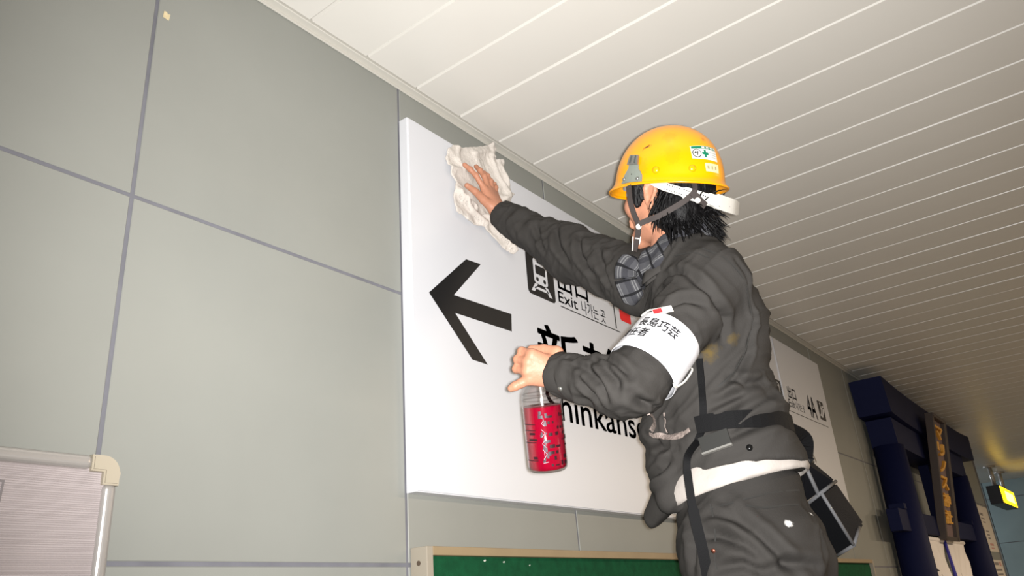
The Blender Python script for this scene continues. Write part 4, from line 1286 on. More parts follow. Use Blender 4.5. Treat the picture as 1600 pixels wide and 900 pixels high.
scarf('scarf_end', path, 0.025, 0.010, worker, 2.2)

# ---- hard hat
M_YEL = mat('yellow_hat_shell', (232, 152, 0), 0.28, var=0.05, vscale=9, spec=0.5, coat=0.2)
M_YELD = mat('yellow_rivet', (228, 150, 4), 0.28)
hat = empty('hard_hat', tuple(hd(0, -0.004, 0.020)))
tag(hat, 'scuffed yellow hard hat with grey clip, stickers and white nape strap', 'hard hat')
HO = hd(0, -0.004, 0.020)
def keep(o, parent=hat):
    return put(o, parent)
def nest(o, parent):
    o.matrix_parent_inverse = Matrix.Identity(4); o.parent = parent; return o
HA, HB, HH = 0.136, 0.113, 0.152
def shell_pt(th, s, inset=0.0):
    """s 0 rim .. 1 crown"""
    z = HH*s - inset*s
    r = (1-min(1, s)**2.25)**(1/2.1)
    f, l = math.cos(th), math.sin(th)
    fl_ = math.exp(-(s/0.055)**2)
    lip = (0.004 + 0.013*max(0, f)**2.2 + 0.005*max(0, -f)**2)*fl_
    drop = (0.006*max(0, f)**2)*fl_
    rr_f = (HA-inset)*r + lip; rr_l = (HB-inset)*r + lip*0.8
    return HO + l*rr_l*Hr + f*rr_f*Hf + (z-drop)*Hu
nT, ss = 96, [0, 0.02, 0.045, 0.08, 0.13, 0.2, 0.28, 0.36, 0.44, 0.52, 0.6, 0.68, 0.75, 0.82, 0.88, 0.93, 0.965, 0.988, 0.998]
V, F = [], []
for s in ss:
    for k in range(nT): V.append(shell_pt(2*math.pi*k/nT, s))
V.append(HO+HH*Hu)
for i in range(len(ss)-1):
    for k in range(nT): F.append((i*nT+k, i*nT+(k+1) % nT, (i+1)*nT+(k+1) % nT, (i+1)*nT+k))
for k in range(nT): F.append(((len(ss)-1)*nT+k, (len(ss)-1)*nT+(k+1) % nT, len(ss)*nT))
htree = BVHTree.FromPolygons([Vector(v) for v in V], F)
nO = len(V)
for s in ss:
    for k in range(nT): V.append(shell_pt(2*math.pi*k/nT, s, 0.0035) - Hu*0.0)
V.append(HO+(HH-0.0035)*Hu)
for i in range(len(ss)-1):
    for k in range(nT): F.append((nO+i*nT+k, nO+(i+1)*nT+k, nO+(i+1)*nT+(k+1) % nT, nO+i*nT+(k+1) % nT))
for k in range(nT): F.append((nO+(len(ss)-1)*nT+k, nO+len(ss)*nT, nO+(len(ss)-1)*nT+(k+1) % nT))
for k in range(nT): F.append((k, nO+k, nO+(k+1) % nT, (k+1) % nT))
shell = keep(pyd('shell', V, F, M_YEL, None, True))
rim_pts = [shell_pt(2*math.pi*k/64, 0.0) - Hu*0.001 for k in range(65)]
V, F = tube_data(rim_pts, 0.0028, 8, False)
keep(pyd('rim_bead', V, F, M_YEL, None, True))
spots(M_YEL, [(*(1.4408, 0.6369, 2.4216), 0.014, 0.014, 0.005, 1.0), (*(1.4404, 0.6473, 2.4175), 0.006, 0.006, 0.004, 1.0)], (84, 44, 12), 0.55, 220)
spots(M_YEL, [(*(1.4400, 0.6276, 2.4152), 0.004, 0.004, 0.003, 1.0), (*(1.4428, 0.6301, 2.4298), 0.003, 0.003, 0.003, 0.8), (*(1.4593, 0.5895, 2.4500), 0.003, 0.003, 0.007, 0.7), (*(1.4546, 0.5696, 2.4006), 0.003, 0.003, 0.003, 0.8), (*(1.4575, 0.5744, 2.4281), 0.004, 0.004, 0.003, 0.6), (*(1.4410, 0.6065, 2.3874), 0.005, 0.005, 0.003, 0.6), (*(1.4381, 0.6498, 2.3936), 0.003, 0.003, 0.003, 0.8), (*(1.4696, 0.5539, 2.4244), 0.003, 0.003, 0.006, 0.5)], (110, 66, 20), 0.8, 90)
spots(M_YEL, [(*(1.4537, 0.5848, 2.4312), 0.03, 0.02, 0.02, 0.22), (*(1.4484, 0.5827, 2.3801), 0.03, 0.02, 0.03, 0.16), (*(1.5048, 0.5236, 2.4222), 0.009, 0.009, 0.012, 0.6), (*(1.4386, 0.6595, 2.3759), 0.02, 0.02, 0.03, 0.2)], (170, 98, 16), 0.35, 170)

def on_shell(p, off):
    loc, nor, _, _ = htree.find_nearest(Vector(p))
    loc = np.array(loc); nor = np.array(nor)
    if nor @ (loc-HO) < 0: nor = -nor
    return loc + off*nor, nor
def decal(name, cor, polys, off, th, m, nsub=8):
    """polys in unit (u,v), u left to right, v bottom to top, wrapped on the shell; cor = TL, TR, BR, BL"""
    cor = [np.array(c) for c in cor]
    bm = bmesh.new()
    for poly in polys:
        bm.faces.new([bm.verts.new((p[0], p[1], 0)) for p in poly])
    bmesh.ops.triangulate(bm, faces=bm.faces[:])
    bmesh.ops.subdivide_edges(bm, edges=bm.edges[:], cuts=nsub, use_grid_fill=True)
    for v in bm.verts:
        u, w = v.co.x, v.co.y
        p = (cor[0]*(1-u)+cor[1]*u)*w + (cor[3]*(1-u)+cor[2]*u)*(1-w)
        v.co = Vector(on_shell(p, off)[0])
    bmesh.ops.recalc_face_normals(bm, faces=bm.faces[:])
    for f in bm.faces:
        if f.normal.dot(f.calc_center_median()-Vector(HO)) < 0: f.normal_flip()
    if th > 0:
        r = bmesh.ops.extrude_face_region(bm, geom=bm.faces[:])
        for v in [v for v in r['geom'] if isinstance(v, bmesh.types.BMVert)]:
            v.co = Vector(on_shell(v.co, off+th)[0])
        bmesh.ops.recalc_face_normals(bm, faces=bm.faces[:])
    me = bpy.data.meshes.new(name); bm.to_mesh(me); bm.free()
    return keep(link(name, me, m))
M_STK = mat('sticker_white', (206, 206, 200), 0.4); M_STKG = mat('sticker_green', (10, 112, 82), 0.4); M_STKI = mat('sticker_ink', (34, 36, 34), 0.5); M_STK2 = mat('sticker_beige', (212, 198, 150), 0.5)
stc = [(1.4699, 0.5465, 2.3948), (1.5294, 0.5106, 2.4004), (1.5299, 0.5100, 2.3631), (1.4719, 0.5468, 2.3632)]
U = lambda x0, x1, z0, z1: [(x0, z0), (x1, z0), (x1, z1), (x0, z1)]
stk = decal('safety_sticker', stc, [U(0, 1, 0, 1)], 0.0004, 0, M_STK)
nest(decal('sticker_band', stc, [U(0.03, .97, .76, .97)], 0.0007, 0, M_STKG), stk)
nest(decal('sticker_mark', stc, [U(.40, .50, .80, .92), U(.56, .66, .80, .92), U(.72, .82, .80, .92), U(.87, .95, .80, .92)], 0.001, 0, M_STK, 2), stk)
nest(decal('sticker_cross', stc, [U(.445, .525, .14, .68), U(.37, .60, .32, .50)], 0.001, 0, M_STKG, 2), stk)
nest(decal('sticker_emblem', stc, [[(0.19+0.155*math.cos(t), 0.40+0.33*math.sin(t)) for t in np.linspace(0, 6.283, 25)[:-1]]], 0.001, 0, M_STKI, 2), stk)
nest(decal('sticker_emblem_field', stc, [[(0.19+0.125*math.cos(t), 0.40+0.27*math.sin(t)) for t in np.linspace(0, 6.283, 25)[:-1]]], 0.0013, 0, M_STK, 2), stk)
nest(decal('sticker_emblem_mark', stc, [[(.16, .20), (.20, .20), (.25, .50), (.20, .62), (.21, .45)], [(.12, .36), (.19, .42), (.17, .58), (.10, .46)]], 0.0016, 0, M_STKI, 2), stk)
nest(decal('sticker_lines', stc, [U(.64, .96, .50, .54), U(.64, .96, .34, .38), U(.64, .96, .18, .22)], 0.001, 0, mat('sticker_grey', (160, 162, 158), 0.5), 2), stk)
st2 = [(1.4943, 0.5281, 2.3534), (1.5321, 0.5104, 2.3575), (1.5350, 0.5140, 2.3369), (1.4989, 0.5305, 2.3349)]
s2_ = decal('name_sticker', st2, [U(0, 1, 0, 1)], 0.0004, 0, M_STK2)
nest(decal('name_sticker_print', st2, [U(.12, .26, .3, .7), U(.40, .52, .3, .7), U(.66, .78, .3, .7)], 0.0007, 0, mat('faded_print', (150, 138, 104), 0.6), 2), s2_)
# grey clip plate on the near side
brc = [(1.4479, 0.6846, 2.4222), (1.4383, 0.6502, 2.4024), (1.4428, 0.6603, 2.3427), (1.4554, 0.7194, 2.3679)]
bl = decal('clip_plate', brc, [[(.02, -.08), (.97, -.06), (.98, .20), (.90, .36), (.80, .46), (.80, .62), (.20, .62), (.22, .48), (.12, .34), (.03, .20)]], 0.0012, 0.003, mat('clip_grey', (118, 124, 116), 0.45), 3)
nest(decal('clip_lever', brc, [U(.14, .80, .60, .97)], 0.003, 0.005, M_STEEL, 3), bl)
nest(decal('clip_lever_groove', brc, [U(.30, .36, .64, .93), U(.60, .66, .64, .93)], 0.0082, 0.0012, mat('clip_dark', (70, 74, 72), 0.5), 2), bl)
for pt in ((1.4530, 0.7116, 2.3705), (1.4422, 0.6720, 2.3508)):
    a_, n_ = on_shell(pt, 0.004)
    V, F = tube_data([a_, a_+n_*0.002, a_+n_*0.0038], [0.0046, 0.0042, 0.0018], 14)
    nest(keep(pyd('clip_screw', V, F, M_STEEL, None, True)), bl)
a_, n_ = on_shell((1.4442, 0.6862, 2.3695), 0.003); V, F = tube_data([a_, a_+n_*0.002], [0.0016, 0.0014], 8)
nest(keep(pyd('clip_pin', V, F, mat('pin_dark', (40, 42, 40), 0.5), None, True)), bl)
for pt in ((1.4411, 0.6250, 2.3536), (1.4744, 0.5521, 2.3401)):
    a_, n_ = on_shell(pt, -0.001)
    V, F = tube_data([a_, a_+n_*0.003, a_+n_*0.0052, a_+n_*0.0062], [0.0085, 0.0080, 0.0055, 0.001], 18)
    keep(pyd('rivet', V, F, M_YELD, None, True))

# nape strap of white plastic with rows of holes, buckle at the back
def ribbon_pts(name, pts, w, th, m, n_per=8):
    S_ = spline(pts, n_per)
    U_ = [nrm((p-HC) - Hu*((p-HC) @ Hu)*0.6) for p in S_]
    return keep(ribbon(name, S_, U_, w, th, m)), S_, U_
nape_pts = [(1.4531, 0.6519, 2.3486), (1.4599, 0.6243, 2.3199), (1.4761, 0.5916, 2.2983), (1.5074, 0.5622, 2.2843), (1.5506, 0.5424, 2.2805), (1.6078, 0.5316, 2.2888), (1.6626, 0.5380, 2.3110), (1.7108, 0.5644, 2.3492), (1.7143, 0.6113, 2.3801)]
nape, NS, NU = ribbon_pts('nape_strap', nape_pts, [0.019]*18+[0.026]*24+[0.028]*23, 0.003, M_WHITEPLASTIC)
V, F = [], []
for i in range(10, 34):
    for (row, sh) in ((0.0055, 0), (-0.0055, 0.5)):
        t = nrm(NS[i+1]-NS[i-1]); u_ = nrm(NU[i]-t*(NU[i] @ t)); s_ = np.cross(t, u_)
        c_ = NS[i]+(NS[i+1]-NS[i])*sh + s_*row + u_*0.0032
        b0 = len(V)
        for k in range(6):
            a = k*math.pi/3; V.append(c_ + 0.0015*(math.cos(a)*t + math.sin(a)*s_))
        F.append(tuple(range(b0, b0+6)))
dots = keep(pyd('strap_holes', V, F, M_STKI, None)); nest(dots, nape); tag(dots, kind='stuff')
bk_pts = [(1.5233, 0.5486, 2.2804), (1.5589, 0.5369, 2.2800), (1.6064, 0.5285, 2.2853), (1.6523, 0.5326, 2.2997)]
S_ = spline(bk_pts, 6); U_ = [nrm((p-HC) - Hu*((p-HC) @ Hu)*0.6) for p in S_]
bkl = keep(ribbon('strap_buckle', S_, U_, [0.026]*4+[0.034]*12+[0.030]*3, 0.0065, M_WHITEPLASTIC))
rib_ = []
# inner harness band under the shell
hb_pts = [HO + 0.092*math.sin(a)*Hr + 0.112*math.cos(a)*Hf + 0.014*Hu for a in np.linspace(0, 2*math.pi, 49)]
keep(ribbon('harness_band', hb_pts, [nrm(p-HO) for p in hb_pts], 0.024, 0.002, M_WHITEPLASTIC))
M_CHIN = mat('dark_brown_strap', (58, 52, 50), 0.75, bump=0.1, bscale=500, spec=0.3)
def strap(name, pts, w, th=0.0022, m=None):
    return ribbon_pts(name, pts, w, th, m or M_CHIN)
chin, cS, cU = strap('chin_strap', [(1.4400, 0.6941, 2.3406), (1.4423, 0.6972, 2.3060), (1.4561, 0.6996, 2.2759), (1.4750, 0.7019, 2.2543), (1.4893, 0.7167, 2.2320), (1.5043, 0.7351, 2.2109)], 0.0135)
strap('chin_strap_rear', [(1.4926, 0.5629, 2.3195), (1.4906, 0.5634, 2.2943), (1.4829, 0.5830, 2.2764), (1.4725, 0.6148, 2.2623), (1.4680, 0.6489, 2.2543), (1.4681, 0.6783, 2.2543), (1.4677, 0.6964, 2.2528)], 0.0125)
tab, _, _ = strap('chin_strap_tab', [(1.4845, 0.5674, 2.2902), (1.4985, 0.5600, 2.2734), (1.5162, 0.5549, 2.2621)], 0.016)
def snap_btn(p):
    p = np.array(p); n_ = nrm(CAM-p)
    V, F = tube_data([p-n_*0.002, p+n_*0.003, p+n_*0.0042], [0.0066, 0.0066, 0.005], 16)
    return keep(pyd('snap_button', V, F, M_WHITEPLASTIC, None, True))
snap_btn((1.4709, 0.7004, 2.2489)); snap_btn((1.4929, 0.5610, 2.2699))
nest(keep(ribbon('strap_slider', [(1.4816, 0.7193, 2.2303), (1.4882, 0.7117, 2.2282)], [nrm(CAM-HC)]*2, 0.002, 0.003, M_WHITEPLASTIC)), chin)
tube_w = [((1.4888, 0.7081, 2.2320), (1.4959, 0.7175, 2.2182)), ((1.4797, 0.7227, 2.2341), (1.4932, 0.7361, 2.2075))]
for a_, b_ in tube_w:
    V, F = tube_data([a_, b_], 0.0016, 8); nest(keep(pyd('strap_slider', V, F, M_WHITEPLASTIC, None, True)), chin)

# ---- armband on the near sleeve
ax_ = nrm(LSH-LEL); La = np.linalg.norm(LSH-LEL)
M_BAND = mat('white_vinyl_armband', (206, 206, 210), 0.36, spec=0.5)
vw = nrm(CAM-(LSH+LEL)/2); bn = nrm(vw - ax_*(vw @ ax_)); bs = np.cross(bn, ax_)        # bn toward the camera, bs to its right
if bs @ rt < 0: bs = -bs
AB0, AB1 = 0.042, 0.148                                     # along the arm from the elbow
def band_pt(s, ph, off=0.0):
    t = (s-AB0)/(AB1-AB0)
    r = 0.0735*(1-t) + 0.0700*t
    r *= 1 + 0.012*math.cos(2*ph) 
    c = LEL + ax_*s
    return c + (r+off)*(math.cos(ph)*bn + math.sin(ph)*bs)
n, V, F = 72, [], []
for (s, off) in ((AB0, 0.0), (AB0+0.0015, 0.0007), (AB0+0.02, 0.0004), ((AB0+AB1)/2, 0), (AB1-0.02, 0.0004), (AB1-0.0015, 0.0007), (AB1, 0.0)):
    for k in range(n): V.append(band_pt(s, 2*math.pi*k/n, off))
for i in range(6):
    for k in range(n): F.append((i*n+k, i*n+(k+1) % n, (i+1)*n+(k+1) % n, (i+1)*n+k))
band = pyd('armband', V, F, M_BAND, worker, True); md = band.modifiers.new('vinyl', 'SOLIDIFY'); md.thickness = 0.001; md.offset = 0.0
def band_text(body, ph0, ph1, s0, s1, skew=0.0):
    V2, F2 = glyphs(body, 0.022)
    bm = bmesh.new(); me = bpy.data.meshes.new('t')
    me.from_pydata([(v[0], v[1], 0) for v in V2], [], F2); bm.from_mesh(me); bpy.data.meshes.remove(me)
    me = bpy.data.meshes.new('armband_lettering')
    for v in bm.verts:
        u, w = v.co.x, v.co.y
        v.co = Vector(band_pt(s0+(s1-s0)*w, ph0+(ph1-ph0)*u, 0.0013))
    bm.to_mesh(me); bm.free()
    o = link('armband_lettering', me, M_INK); o.parent = band
    return o
R_ = math.radians
band_text('長島巧芸', R_(-62), R_(10), 0.103, 0.130)
band_text('責任者', R_(-84), R_(-30), 0.072, 0.098)
# white elastic cord closing the band
V, F = tube_data(spline([band_pt(AB1-0.03, R_(84), 0.003), band_pt(0.108, R_(80), 0.006), band_pt(0.072, R_(72), 0.007), band_pt(AB0-0.002, R_(60), 0.004), band_pt(AB0-0.004, R_(50), 0.003)], 6), 0.0022, 8)
o = pyd('elastic_cord', V, F, M_WHITEPLASTIC, band, True)
V, F = tube_data(spline([band_pt(AB1-0.004, R_(-80), 0.002), band_pt(AB1+0.004, R_(-60), 0.003), band_pt(AB1-0.002, R_(-40), 0.001)], 5), 0.002, 8)
pyd('elastic_cord', V, F, M_WHITEPLASTIC, band, True)

# ---- belt, buckle and hanging webbing
bpts = []
BZ = WA + np.array([0, 0, 0.012])
NB = 40
for k in range(NB):
    a = math.radians(-205 + 250*k/(NB-1))
    p = BZ + 0.158*math.cos(a)*mixF[0] + 0.136*math.sin(a)*mixF[1]
    a_, n_ = snap(jtree, p, 0.001); bpts.append((a_, n_))
bl0 = [b[0] + 0.012*nrm(b[1]*np.array([1, 1, 0])) for b in bpts]
for _ in range(6): bl0 = [bl0[0]] + [(bl0[i-1]+2*bl0[i]+bl0[i+1])/4 for i in range(1, NB-1)] + [bl0[-1]]
belt = ribbon('belt', bl0, [nrm((p-WA)*np.array([1, 1, 0.0])) for p in bl0], 0.036, 0.003, M_WEB, worker)
bc, bnn = snap(jtree, (1.5191, 0.6270, 1.7497), 0.004)
bx_ = nrm(np.array((1.5257, 0.6013, 1.7548))-np.array((1.5181, 0.6554, 1.7456))); bnn = nrm(bnn - bx_*(bnn @ bx_)); by_ = np.cross(bnn, bx_)
if by_[2] < 0: by_ = -by_
bk = patch('belt_buckle', bc, bx_, by_, bnn, 0.062, 0.034, 0.006, mat('buckle_dark', (60, 60, 58), 0.4, 0.5), belt)
bk.name = 'buckle'
patch('buckle_edge', bc - by_*0.0175, bx_, by_, bnn, 0.064, 0.004, 0.009, mat('buckle_bright', (206, 204, 198), 0.25, 0.8), belt)
w1 = strip_on(jtree, 'webbing_strap', [(1.5091, 0.6263, 1.9238), (1.5141, 0.6338, 1.8709), (1.5173, 0.6405, 1.8184), (1.5167, 0.6514, 1.7803), (1.5205, 0.6696, 1.7525)], 0.0145, 0.0025, M_WEB, worker, 0.001)
pts = [np.array((1.5196, 0.6655, 1.7569)), np.array((1.4661, 0.6693, 1.7179)), np.array((1.4719, 0.6773, 1.6646)), np.array((1.4782, 0.6787, 1.6040)), np.array((1.4891, 0.6783, 1.5447)), np.array((1.5047, 0.6838, 1.4812))]
S_ = spline(pts, 8)
ribbon('webbing_strap', S_, [nrm(CAM-p) for p in S_], [0.014]*12+[0.016]*10+[0.021]*19, 0.0025, M_WEB, worker)
M_THREAD = mat('white_thread', (150, 150, 150), 0.8)
# ---- tool pouch hanging at the back of the belt
M_POUCH = mat('black_pouch_cloth', (14, 14, 17), 0.75, bump=0.15, bscale=400, spec=0.12)
M_PIPE = mat('grey_piping', (84, 84, 86), 0.7, bump=0.1, bscale=500)
A0, A1 = np.array((1.8366, 0.5352, 1.6570)), np.array((1.9116, 0.5120, 1.5449))
B0, B1 = np.array((1.9400, 0.5266, 1.6892)), np.array((2.0066, 0.5019, 1.5955))
C0, C1 = np.array((1.9411, 0.6295, 1.6335)), np.array((1.9987, 0.5907, 1.5251))
D0, D1 = B0+C0-A0, B1+C1-A1
pouch = empty('tool_pouch', tuple((A0+D0)/2))
tag(pouch, "black tool pouch with grey piping hanging at the worker's hip", 'pouch')
def hexa(name, c8, m, parent, bevel):
    bm = bmesh.new(); vs = [bm.verts.new(Vector(c)) for c in c8]
    for f in ((0, 1, 2, 3), (4, 5, 6, 7), (0, 1, 5, 4), (1, 2, 6, 5), (2, 3, 7, 6), (3, 0, 4, 7)): bm.faces.new([vs[i] for i in f])
    bmesh.ops.recalc_face_normals(bm, faces=bm.faces[:])
    bmesh.ops.bevel(bm, geom=bm.edges[:], offset=bevel, segments=3, affect='EDGES')
    return put(bm_obj(name, bm, m), parent)
hexa('pocket', [A0, B0, D0, C0, A1, B1, D1, C1], M_POUCH, pouch, 0.006)
Tp = [np.array((1.8151, 0.5555, 1.7345)), np.array((1.8955, 0.5559, 1.7341))]
hexa('back_panel', [Tp[0], Tp[1], Tp[1]+0.03*fw, Tp[0]+0.03*fw, A0*0.4+C0*0.6+0.01*fw, B0+0.002*fw, B0+0.035*fw, A0*0.4+C0*0.6+0.04*fw], M_POUCH, pouch, 0.004)
def pipe(pts, r=0.0038):
    V, F = tube_data(pts, r, 10); put(pyd('piping', V, F, M_PIPE, None, True), pouch)
pipe([A0, (A0+A1)/2, A1]); pipe([A0, B0]); pipe([A1, C1]); pipe([C1, C0], 0.004); pipe([A1, A1*0.35+B1*0.65 + (A0-A1)*0.06], 0.0042)
pipe([Tp[0]+(Tp[1]-Tp[0])*0.05, A0*0.9+C0*0.1], 0.0045); pipe([A0, C0], 0.004); pipe(list(np.array([Tp[0], Tp[1]])), 0.0042)

# ---- cleaning cloth under the right hand
M_RAG = mat('grey_white_cloth', (196, 189, 181), 0.85, var=0.07, vscale=18, bump=0.25, bscale=170, spec=0.2, sheen=0.1)
RY = 1.348
ragpx = [(1.5829, 1.3480, 2.8071), (1.6053, 1.3480, 2.8294), (1.6522, 1.3480, 2.8444), (1.7251, 1.3480, 2.8812), (1.7809, 1.3480, 2.9126), (1.8070, 1.3480, 2.9352), (1.8296, 1.3480, 2.9204), (1.8213, 1.3480, 2.8735), (1.8733, 1.3480, 2.9022), (1.8677, 1.3480, 2.8212), (1.8950, 1.3480, 2.7828), (1.8969, 1.3480, 2.7687), (1.8797, 1.3480, 2.7420), (1.8914, 1.3480, 2.7222), (1.8736, 1.3480, 2.6598), (1.8885, 1.3480, 2.6106), (1.9136, 1.3480, 2.5887), (1.8797, 1.3480, 2.5377), (1.8365, 1.3480, 2.5439), (1.7833, 1.3480, 2.5689), (1.7340, 1.3480, 2.5875), (1.6657, 1.3480, 2.5825), (1.6043, 1.3480, 2.5945), (1.5994, 1.3480, 2.6523), (1.6086, 1.3480, 2.7011), (1.5842, 1.3480, 2.7338), (1.5719, 1.3480, 2.7719)]
rp = np.array([[p[0], p[2]] for p in ragpx])
def poly_sd(P2, poly):
    d = np.full(len(P2), 9.0); ins = np.zeros(len(P2), bool); n = len(poly)
    for i in range(n):
        a, b = poly[i], poly[(i+1) % n]
        e = b-a; w = P2-a; h = np.clip((w @ e)/(e @ e), 0, 1)
        d = np.minimum(d, np.linalg.norm(w-h[:, None]*e, axis=1))
        c = (a[1] > P2[:, 1]) != (b[1] > P2[:, 1])
        ins ^= c & (P2[:, 0] < (b[0]-a[0])*(P2[:, 1]-a[1])/(b[1]-a[1] if b[1] != a[1] else 1e-9)+a[0])
    return np.where(ins, -d, d)
hand_axis = [np.array((1.8271, 1.3500, 2.6788))[[0, 2]], np.array((1.7229, 1.3500, 2.7553))[[0, 2]]]
rag_lines = [([(1.5867, 1.3500, 2.7381), (1.6413, 1.3500, 2.7482), (1.6909, 1.3500, 2.7510)], .008), ([(1.6317, 1.3500, 2.8286), (1.6255, 1.3500, 2.7832), (1.6423, 1.3500, 2.7627)], .010), ([(1.8050, 1.3500, 2.9249), (1.7916, 1.3500, 2.8584), (1.8170, 1.3500, 2.8077), (1.8641, 1.3500, 2.7660)], .009), ([(1.6173, 1.3500, 2.6649), (1.6709, 1.3500, 2.6187), (1.7375, 1.3500, 2.5986)], .010), ([(1.7396, 1.3500, 2.6222), (1.8110, 1.3500, 2.5909), (1.8842, 1.3500, 2.5537)], .013), ([(1.7048, 1.3500, 2.8433), (1.7740, 1.3500, 2.8852)], .007), ([(1.8346, 1.3500, 2.8778), (1.8581, 1.3500, 2.8380), (1.8743, 1.3500, 2.7949)], .007), ([(1.6433, 1.3500, 2.6529), (1.6941, 1.3500, 2.6390)], .008), ([(1.7930, 1.3500, 2.7368), (1.8426, 1.3500, 2.7280), (1.8917, 1.3500, 2.7624)], .009)]
def rag_h(P2):
    h = np.zeros(len(P2))
    Q3 = np.stack([P2[:, 0]*26+P2[:, 1]*10, P2[:, 1]*22, 0*P2[:, 0]], 1)
    h += 0.010*vnoise(Q3, 71) + 0.003*(1-np.abs(2*vnoise(Q3*2.0+4, 73)-1))**2
    for pts, amp in rag_lines:
        pp = np.array(pts)[:, [0, 2]]; best = np.full(len(P2), 9.0)
        for i in range(len(pp)-1):
            e = pp[i+1]-pp[i]; w = P2-pp[i]; t = np.clip((w @ e)/(e @ e), 0, 1)
            best = np.minimum(best, np.linalg.norm(w-t[:, None]*e, axis=1))
        h += amp*1.5*np.exp(-(best/0.011)**2)
    e = hand_axis[1]-hand_axis[0]; w = P2-hand_axis[0]; t = np.clip((w @ e)/(e @ e), -0.3, 1.6)
    dd = np.linalg.norm(w-t[:, None]*e, axis=1)
    return h*(0.25+0.75*np.clip((dd-0.02)/0.035, 0, 1))
def rag_field(p, cull=True):
    P2 = p[:, [0, 2]]
    sd = poly_sd(P2, rp) + 0.006*(vnoise(np.stack([P2[:, 0]*60, P2[:, 1]*60, 0*P2[:, 0]], 1), 77)-0.5)
    y = (SY - 0.004) - rag_h(P2)
    return np.maximum(np.abs(p[:, 1]-y)-0.0032, sd)*0.75
V, Q = nets(rag_field, np.array([rp[:, 0].min()-.02, SY-0.075, rp[:, 1].min()-.02]), np.array([rp[:, 0].max()+.02, SY+0.004, rp[:, 1].max()+.02]), 0.0026)
V = relax(V, Q, 1, 0.5); V[:, 1] = np.minimum(V[:, 1], SY-0.0012)
rag = fast_mesh('cleaning_cloth', V, Q, M_RAG)
tag(rag, "crumpled off white wiping cloth under the worker's raised hand on the sign", 'cloth')

# ---- bottle of red cleaner in the left hand
def clear_plastic():
    m = bpy.data.materials.new('clear_plastic'); m.use_nodes = True; nt = m.node_tree
    for n_ in list(nt.nodes): nt.nodes.remove(n_)
    out = nt.nodes.new('ShaderNodeOutputMaterial'); t = nt.nodes.new('ShaderNodeBsdfTransparent'); t.inputs[0].default_value = (0.93, 0.92, 0.92, 1)
    g = nt.nodes.new('ShaderNodeBsdfGlossy'); g.inputs['Roughness'].default_value = 0.12
    fr = nt.nodes.new('ShaderNodeLayerWeight'); fr.inputs[0].default_value = 0.30
    mr = nt.nodes.new('ShaderNodeMapRange'); mr.inputs[3].default_value = 0.05; mr.inputs[4].default_value = 0.55
    mx = nt.nodes.new('ShaderNodeMixShader')
    nt.links.new(fr.outputs['Facing'], mr.inputs[0]); nt.links.new(mr.outputs[0], mx.inputs[0]); nt.links.new(t.outputs[0], mx.inputs[1]); nt.links.new(g.outputs[0], mx.inputs[2]); nt.links.new(mx.outputs[0], out.inputs[0])
    return m
M_CLEAR = clear_plastic()
M_LIQ = mat('red_cleaner', (166, 3, 44), 0.12, trans=0.35, ior=1.33)
BB = np.array((1.3915, 0.9536, 1.7349)); BT = np.array((1.3165, 0.9060, 1.9718))
bup = nrm(BT-BB)
bot = empty('spray_bottle', tuple(BB))
bot.rotation_euler = Vector(bup).to_track_quat('Z', 'Y').to_euler()
tag(bot, "clear spray bottle of red cleaner held in the worker's left hand", 'bottle')
BL_ = np.linalg.norm(BT-BB)
V, F = lathe_data([(0.030, 0.003), (0.037, 0.0), (0.041, 0.004), (0.0425, 0.012), (0.0425, 0.140), (0.042, 0.155), (0.0395, 0.166), (0.034, 0.176), (0.024, 0.186), (0.0165, 0.192), (0.0155, 0.204)], 48)
pyd('bottle_body', V, F, M_CLEAR, bot, True)
V, F = lathe_data([(0.034, 0.004), (0.0395, 0.006), (0.0408, 0.014), (0.0408, 0.1355), (0.040, 0.1362), (0.001, 0.1362)], 48)
pyd('red_liquid', V, F, M_LIQ, bot, True)
for zz_ in (0.150, 0.162):
    V, F = tube_data([(0.0412*math.cos(a)*(1 if zz_ < .155 else 0.97), 0.0412*math.sin(a)*(1 if zz_ < .155 else .97), zz_) for a in np.linspace(0, 2*math.pi, 41)], 0.0012, 6, False)
    pyd('moulded_ring', V, F, M_CLEAR, bot, True)
V, F = lathe_data([(0.0175, 0.190), (0.019, 0.192), (0.019, 0.212), (0.0165, 0.216), (0.012, 0.222)], 24)
pyd('collar', V, F, M_WHITEPLASTIC, bot, True)
# sprayer head: body, nozzle, trigger
q3 = Matrix(bot.rotation_euler.to_matrix())
lft = q3.inverted() @ Vector(-rt); lft.z = 0; lft.normalize(); lfn = np.array(lft)
def sb(a, z): return tuple(lfn*a + np.array([0, 0, z]))
V, F = tube_data([sb(-0.024, 0.236), sb(0.0, 0.240), sb(0.030, 0.240), sb(0.040, 0.239)], [0.010, 0.012, 0.011, 0.009], 14)
pyd('sprayer_head', V, F, M_CLEAR, bot, True)
V, F = tube_data([sb(0.039, 0.239), sb(0.049, 0.239)], [0.008, 0.007], 12)
pyd('nozzle', V, F, M_WHITEPLASTIC, bot, True)
V, F = tube_data([sb(0.018, 0.232), sb(0.026, 0.215), sb(0.022, 0.195)], [0.005, 0.0045, 0.004], 10)
pyd('trigger', V, F, M_WHITEPLASTIC, bot, True)
V, F = tube_data([(0, 0, 0.012), (0.002, 0.001, 0.1), (0, 0, 0.215)], 0.0025, 8)
pyd('dip_tube', V, F, M_WHITEPLASTIC, bot, True)
